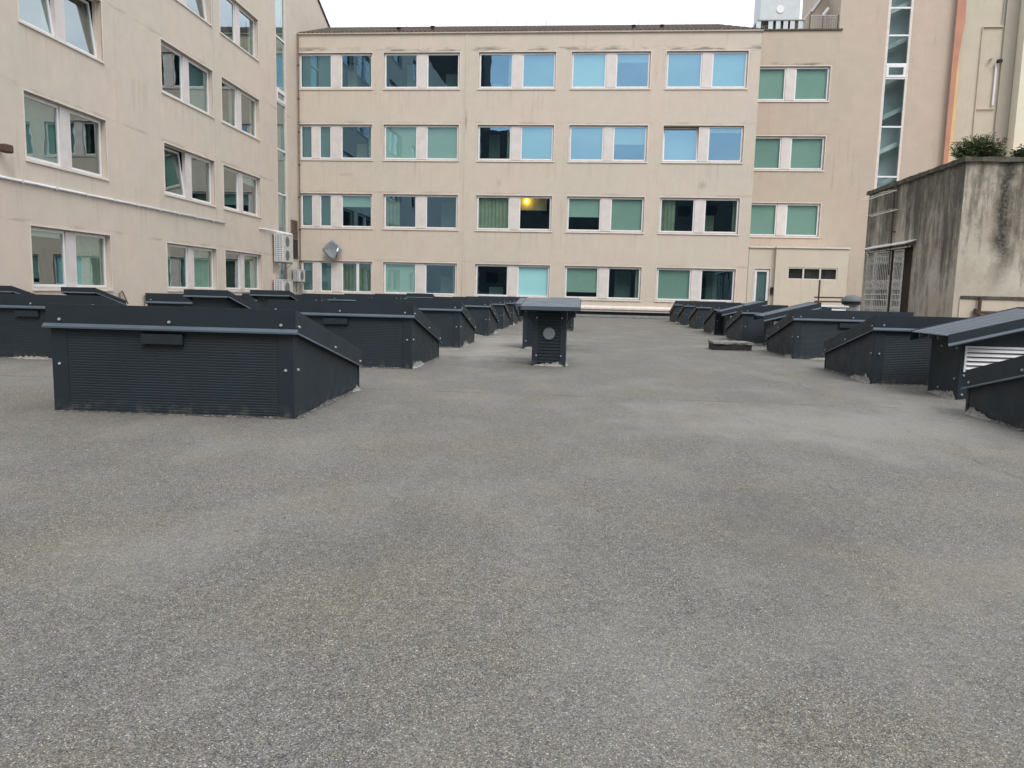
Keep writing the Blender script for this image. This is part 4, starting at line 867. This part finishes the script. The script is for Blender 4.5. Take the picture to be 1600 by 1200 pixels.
# ------------------------------------------------------------------ corrugated roof hoods
def hood(label, loc, rz):
    """roof slopes down towards local -x; louvre on local -y; origin: body corner (low side, -y side)"""
    t = thing('vent_hood', label, 'vent hood', loc, rz, 'corrugated vent hoods between the skylight boxes')
    zx = lambda x: .98+.26*x          # underside of the roof sheet
    bl, bd = 1.18, .95
    obj('side_panel', prism(bmesh.new(), [(0, 0), (bl, 0), (bl, zx(bl)-.012), (0, zx(0)-.012)], 1, bd-.03, bd), M['anth'], t)
    bm = bmesh.new()
    prism(bm, [(.0, .0), (bl, .0), (bl, .41), (.0, .41)], 1, .0, .03); prism(bm, [(.0, .412), (.045, .412), (.045, .79), (.0, .79)], 1, .0, .03); prism(bm, [(bl-.05, .412), (bl, .412), (bl, .79), (bl-.05, .79)], 1, .0, .03)
    prism(bm, [(.0, .792), (bl, .792), (bl, zx(bl)-.012), (.0, zx(0)-.012)], 1, .0, .03); obj('front_panel', bm, M['anth'], t)
    obj('end_panel', box(-.001, .03, .032, bd-.032, 0, zx(0)-.02), M['anth'], t); obj('end_panel', box(bl-.03, bl+.001, .032, bd-.032, 0, zx(bl)-.02), M['anth'], t)
    fr = obj('louver', frame_bm(bmesh.new(), .047, bl-.052, .414, .788, .03, -.015, .028), M['white'], t)
    s0 = None
    for k in range(5):
        z = .455+.063*k
        if s0 is None: s0 = obj('slat', prism(bmesh.new(), [(-.022, .0), (-.016, -.007), (.022, .036), (.016, .043)], 0, .078, bl-.083), M['white'], fr); s0.location.z = z
        else: inst('slat', s0, fr, (0, 0, z))
    # roof sheet with trapezoid ribs running down the slope
    bm = bmesh.new(); x0, x1 = -.28, 1.27; y0, y1 = -.16, 1.05; ys = []; y = y0; pit = .30
    prof = []
    while y < y1-.01:
        prof += [(y, .03), (y+pit*.9, .03), (y+pit*.94, .037), (y+pit*.98, .037)]
        if y > y0+.01:
            fs_ = [bm.verts.new(q) for q in ((x0-.002, y, zx(x0)+.019), (x0-.002, y, zx(x0)-.05), (x1, y, zx(x1)-.008), (x1, y, zx(x1)+.019))]; ft_ = [bm.verts.new(v_.co+Vector((0, .018, 0))) for v_ in fs_]
            bm.faces.new(fs_); bm.faces.new(ft_[::-1])
            for q in range(4): bm.faces.new((fs_[q], ft_[q], ft_[(q+1) % 4], fs_[(q+1) % 4]))
        y += pit
    prof.append((y1+.03, .03)); prev = None
    for yy, h in prof:
        a = bm.verts.new((x0, yy, zx(x0)+h)); b = bm.verts.new((x1, yy, zx(x1)+h)); a2 = bm.verts.new((x0, yy, zx(x0)+h-.01)); b2 = bm.verts.new((x1, yy, zx(x1)+h-.01))
        if prev: bm.faces.new((prev[0], a, b, prev[1])); bm.faces.new((prev[2], prev[3], b2, a2)); bm.faces.new((prev[0], prev[2], a2, a)); bm.faces.new((prev[1], b, b2, prev[3]))
        prev = (a, b, a2, b2)
    obj('roof_sheet', bm, M['roofsheet'], t)
    for yy in (y0-.012, y1+.032):
        obj('verge_flashing', prism(bmesh.new(), [(x0, zx(x0)-.10), (x1, zx(x1)-.10), (x1, zx(x1)+.045), (x0, zx(x0)+.045)], 1, yy-.012, yy), M['anth'], t)
        s = -1 if yy < 0 else 1
        bm = bmesh.new(); q = yy-.012 if s < 0 else yy
        for (xa, xb) in ((x0, x1),):
            A = [(xa, q, zx(xa)-.085), (xa, q+s*.03, zx(xa)-.112), (xa, q+s*.03, zx(xa)-.125), (xa, q, zx(xa)-.11)]; B = [(xb, p[1], p[2]+.26*(xb-xa)) for p in A]
            va = [bm.verts.new(p) for p in A]; vb = [bm.verts.new(p) for p in B]; fs = [bm.faces.new(va), bm.faces.new(vb[::-1])]+[bm.faces.new((va[i], vb[i], vb[(i+1) % 4], va[(i+1) % 4])) for i in range(4)]
            bmesh.ops.recalc_face_normals(bm, faces=fs)
        obj('drip_ledge', bm, M['anth_sky_lit'], t)
    obj('fascia', box(x1+.001, x1+.014, y0-.01, y1+.03, zx(x1)-.10, zx(x1)+.05), M['anth'], t)
    obj('drip_ledge', prism(bmesh.new(), [(x1+.014, zx(x1)-.09), (x1+.045, zx(x1)-.115), (x1+.045, zx(x1)-.128), (x1+.014, zx(x1)-.115)], 1, y0-.01, y1+.03), M['anth_sky_lit'], t)
    for x, z in ((.06, .36), (.06, .86), (bl-.06, .36), (.06, .08)): add_screw(t, x, -.001, z)
    for y_, z in ((.12, .3), (.12, .75), (.6, .75), (.6, .12)): add_screw(t, -.002, y_, z, -math.pi/2)
    return t
h0 = hood('large corrugated vent hood with a white louvre, between the two nearest right hand boxes', (5.45, 11.38, 0), 0)
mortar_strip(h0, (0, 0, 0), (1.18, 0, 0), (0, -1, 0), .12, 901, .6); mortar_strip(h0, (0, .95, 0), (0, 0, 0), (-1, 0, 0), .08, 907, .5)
hs = [(5.42, 22.3, 0, 'second corrugated vent hood on the right, sloping towards the aisle behind the third box'), (5.2, 29.4-1.7, 0, 'far corrugated vent hood on the right, only its roof showing above the boxes')]
for x, y, rz, lb in hs:
    h = dup(h0, (x, y, -.04), rz, lb)
obj('louver_gap_shade', box(.05, 1.125, .0285, .0295, .417, .785), M['dark'], h0)  # near-black sheet standing in for shade between the louvre slats
for xr, yk, sy, dz, lb in ((-8.4, 17.2, .87, -.07, 'raised dark vent hood in front of the second far left skylight box'), (-8.97, 22.4, 1., -.07, 'dark vent hood rightmost of the four left hand hoods'),
                       (-15.0, 22, .9, -.12, 'raised dark vent hood under the nearest left building window'), (-15.0, 18.6, .9, -.10, 'vent hood cut off at the left edge of the picture'), (-5.7, 28.2, .8, -.08, 'far small vent hood above the left aisle boxes, under the second window column')):
    # high end faces the camera
    h = dup(h0, (xr-sy*1.08, yk+1.27, dz), -math.pi/2, lb); h.scale = (1, sy, 1)
# ------------------------------------------------------------------ vent chimneys in the middle
def chimney(label, x0, x1, y, dep, ztop, cx0, cx1, cy0_, cy1_, zc0, zc1, seed, disc=False, skirt=0, zb=0):
    t = thing('vent_chimney', label, 'vent chimney', ((x0+x1)/2, y, 0), 0, 'dark vent chimneys in the middle of the roof')
    ox = (x0+x1)/2; W = x1-x0; a, b = -W/2, W/2; e = .11
    obj('ribbed_panel', ribbed(a+e, b-e, .06, ztop, .062, .014), M['anth'], t)
    for s in ((a, a+e), (b-e, b)): obj('corner_trim', box(s[0], s[1], -.012, .03, 0.02, ztop), M['anth'], t, .003)
    obj('side_panel', box(a, a+.02, .032, dep, .02, ztop), M['anth'], t); obj('side_panel', box(b-.02, b, .032, dep, .02, ztop), M['anth'], t)
    obj('rear_panel', box(a+.022, b-.022, dep-.02, dep, .02, ztop), M['anth'], t)
    obj('corner_trim', box(b+.001, b+.008, .0, .10, .02, ztop), M['anth_sky_lit'], t)
    c0, c1 = cx0-ox, cx1-ox
    obj('cap_sheet', prism(bmesh.new(), [(cy0_, zc0), (cy1_, zc1), (cy1_, zc1-.03), (cy0_, zc0-.03)], 0, c0, c1), M['roofsheet'], t, .004)
    obj('cap_fascia', box(c0, c1, cy0_-.014, cy0_-.001, zc0-.075, zc0-.005), M['roofsheet'], t)
    for s in ((c0-.013, c0-.001), (c1+.001, c1+.013)): obj('cap_fascia', prism(bmesh.new(), [(cy0_-.014, zc0-.075), (cy1_, zc1-.10), (cy1_, zc1+.0), (cy0_-.014, zc0-.002)], 0, *s), M['anth'], t)
    for xx in (c0+.05, c1-.05): obj('cap_brace', rod(bmesh.new(), (xx, .06, zc0-.04), (a+.02 if xx < 0 else b-.02, .06, zc0-.34), .014, 6), M['anth'], t)
    if disc:
        obj('vent_disc', rod(bmesh.new(), (-.0, -.028, .63), (0, -.004, .63), .115, 32), M['disc'], t)
    if skirt: obj('skirt', box(c0+.07, c1-.07, .10, dep-.1, zc0-.04-skirt, zc0-.04), M['anth'], t)
    for xx in (a+.085, b-.085):
        for z in (.2, .93): add_screw(t, xx, -.013, z)
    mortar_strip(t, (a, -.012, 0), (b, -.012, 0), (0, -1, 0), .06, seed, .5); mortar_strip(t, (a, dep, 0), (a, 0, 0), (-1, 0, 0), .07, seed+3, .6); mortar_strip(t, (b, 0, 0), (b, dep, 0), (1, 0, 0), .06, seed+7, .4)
    return t
chimney('nearest dark vent chimney in the aisle, with a grey round disc on its ribbed front', -.97, -.32, 14.5, .8, 1.16, -1.18, -.07, -.3, 1.1, 1.155, 1.30, 500, True)
chimney('second vent chimney, partly hidden behind the one with the disc', -1.5, -.50, 18.8, .9, 1.1, -1.68, -.12, -.25, 1.2, 1.13, 1.26, 520, False, .28)
chimney('farthest vent chimney in the aisle, showing right of the nearer two', -1.15, -.36, 28.7, .8, 1.1, -1.3, -.2, -.25, 1.1, 1.1, 1.24, 540, False, .2)
# ------------------------------------------------------------------ low tarred kerb
kb = thing('tarred_kerb', 'low black tarred kerb with a pale slab on top, beside the right row of boxes', 'kerb', (3.47, 20.35, 0))
bm = rough_box(0, 1.0, 0, .8, .0, .17, .012, .12); obj('kerb_body', bm, simple('black_tar', (.018, .017, .016), .7, var=.5, scale=12, bmp=1), kb)
bm = rough_box(-.02, 1.04, -.02, .83, .176, .225, .014, .12); obj('slab', bm, simple('grey_cement_slab', (.17, .17, .16), .9, var=.4, scale=9, bmp=.6), kb)
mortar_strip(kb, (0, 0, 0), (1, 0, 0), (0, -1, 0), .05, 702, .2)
# ------------------------------------------------------------------ loose grit on the felt
bm = bmesh.new(); r = random.Random(5)
for i in range(1500):
    y = 1.6+10*r.random()**1.8; x = r.uniform(-.85, .85)*(y+1.2); s = r.uniform(.0015, .0034)*(1+y*.07)
    if -5.8 < x < -3 and y > 7.5 or x > 4.7 and y > 7.2: continue
    pts = [bm.verts.new((x+s*math.cos(k*2.1+i), y+s*math.sin(k*2.1+i)*r.uniform(.7, 1.2), .0008)) for k in range(3)]; tp = bm.verts.new((x+r.uniform(-.3, .3)*s, y, s*.9))
    for k in range(3): bm.faces.new((pts[k], pts[(k+1) % 3], tp))
gt_ = obj('white_grit', bm, simple('white_stone_chips', (.62, .61, .58), .8, var=.3, scale=40)); gt_['kind'] = 'stuff'; gt_['label'] = 'white stone chips scattered over the grey roofing felt'
bm = bmesh.new()
for i in range(70):
    y = 2.5+7*r.random(); x = r.uniform(-.6, .62)*(y+1); s = r.uniform(.006, .014); a = r.uniform(0, 3.1)
    q = [(x+s*math.cos(a), y+s*math.sin(a), .002), (x+s*.35*math.cos(a+1.57), y+s*.35*math.sin(a+1.57), .006), (x-s*math.cos(a), y-s*math.sin(a), .003), (x-s*.35*math.cos(a+1.57), y-s*.35*math.sin(a+1.57), .002)]
    bm.faces.new([bm.verts.new(p) for p in q])
db = obj('leaf_debris', bm, simple('dry_leaf_bits', (.05, .04, .025), .8)); db['kind'] = 'stuff'; db['label'] = 'tiny dark leaf bits lying on the felt'
# ------------------------------------------------------------------ what the windows reflect: the block behind the camera
bk = thing('opposite_block', 'dark buildings opposite, seen only as reflections in the window panes', 'building', (0, -40, 0), math.pi)
hl = [(u, u+2.6, z, z+2.) for z in (3, 7, 11, 15, 19, 23, 27) for u in np.arange(-60, 44, 4.7)]
for nm, a, b, h_ in (('low_wall', -28.4, 14, 21.3), ('middle_wall', 14, 18.5, 29.5), ('tall_wall', 18.5, 46, 50), ('right_tall_wall', -80, -28.4, 55)):
    hh = [h for h in hl if h[0] > a+.3 and h[1] < b-.3 and h[3] < h_-1]
    bb = wall_bm(a, b, 0, h_, hh, .3); side_vol(bb, a, b, 0, 10, 0, h_); obj(nm, bb, M['backwall'], bk)
    for h in hh:
        wn = obj('window', frame_bm(bmesh.new(), *h, .08, .05, .15), M['disc'], bk)
        p = bmesh.new(); p.faces.new([p.verts.new(q) for q in ((h[0], .12, h[2]), (h[1], .12, h[2]), (h[1], .12, h[3]), (h[0], .12, h[3]))]); obj('pane', p, M['dark'], wn)
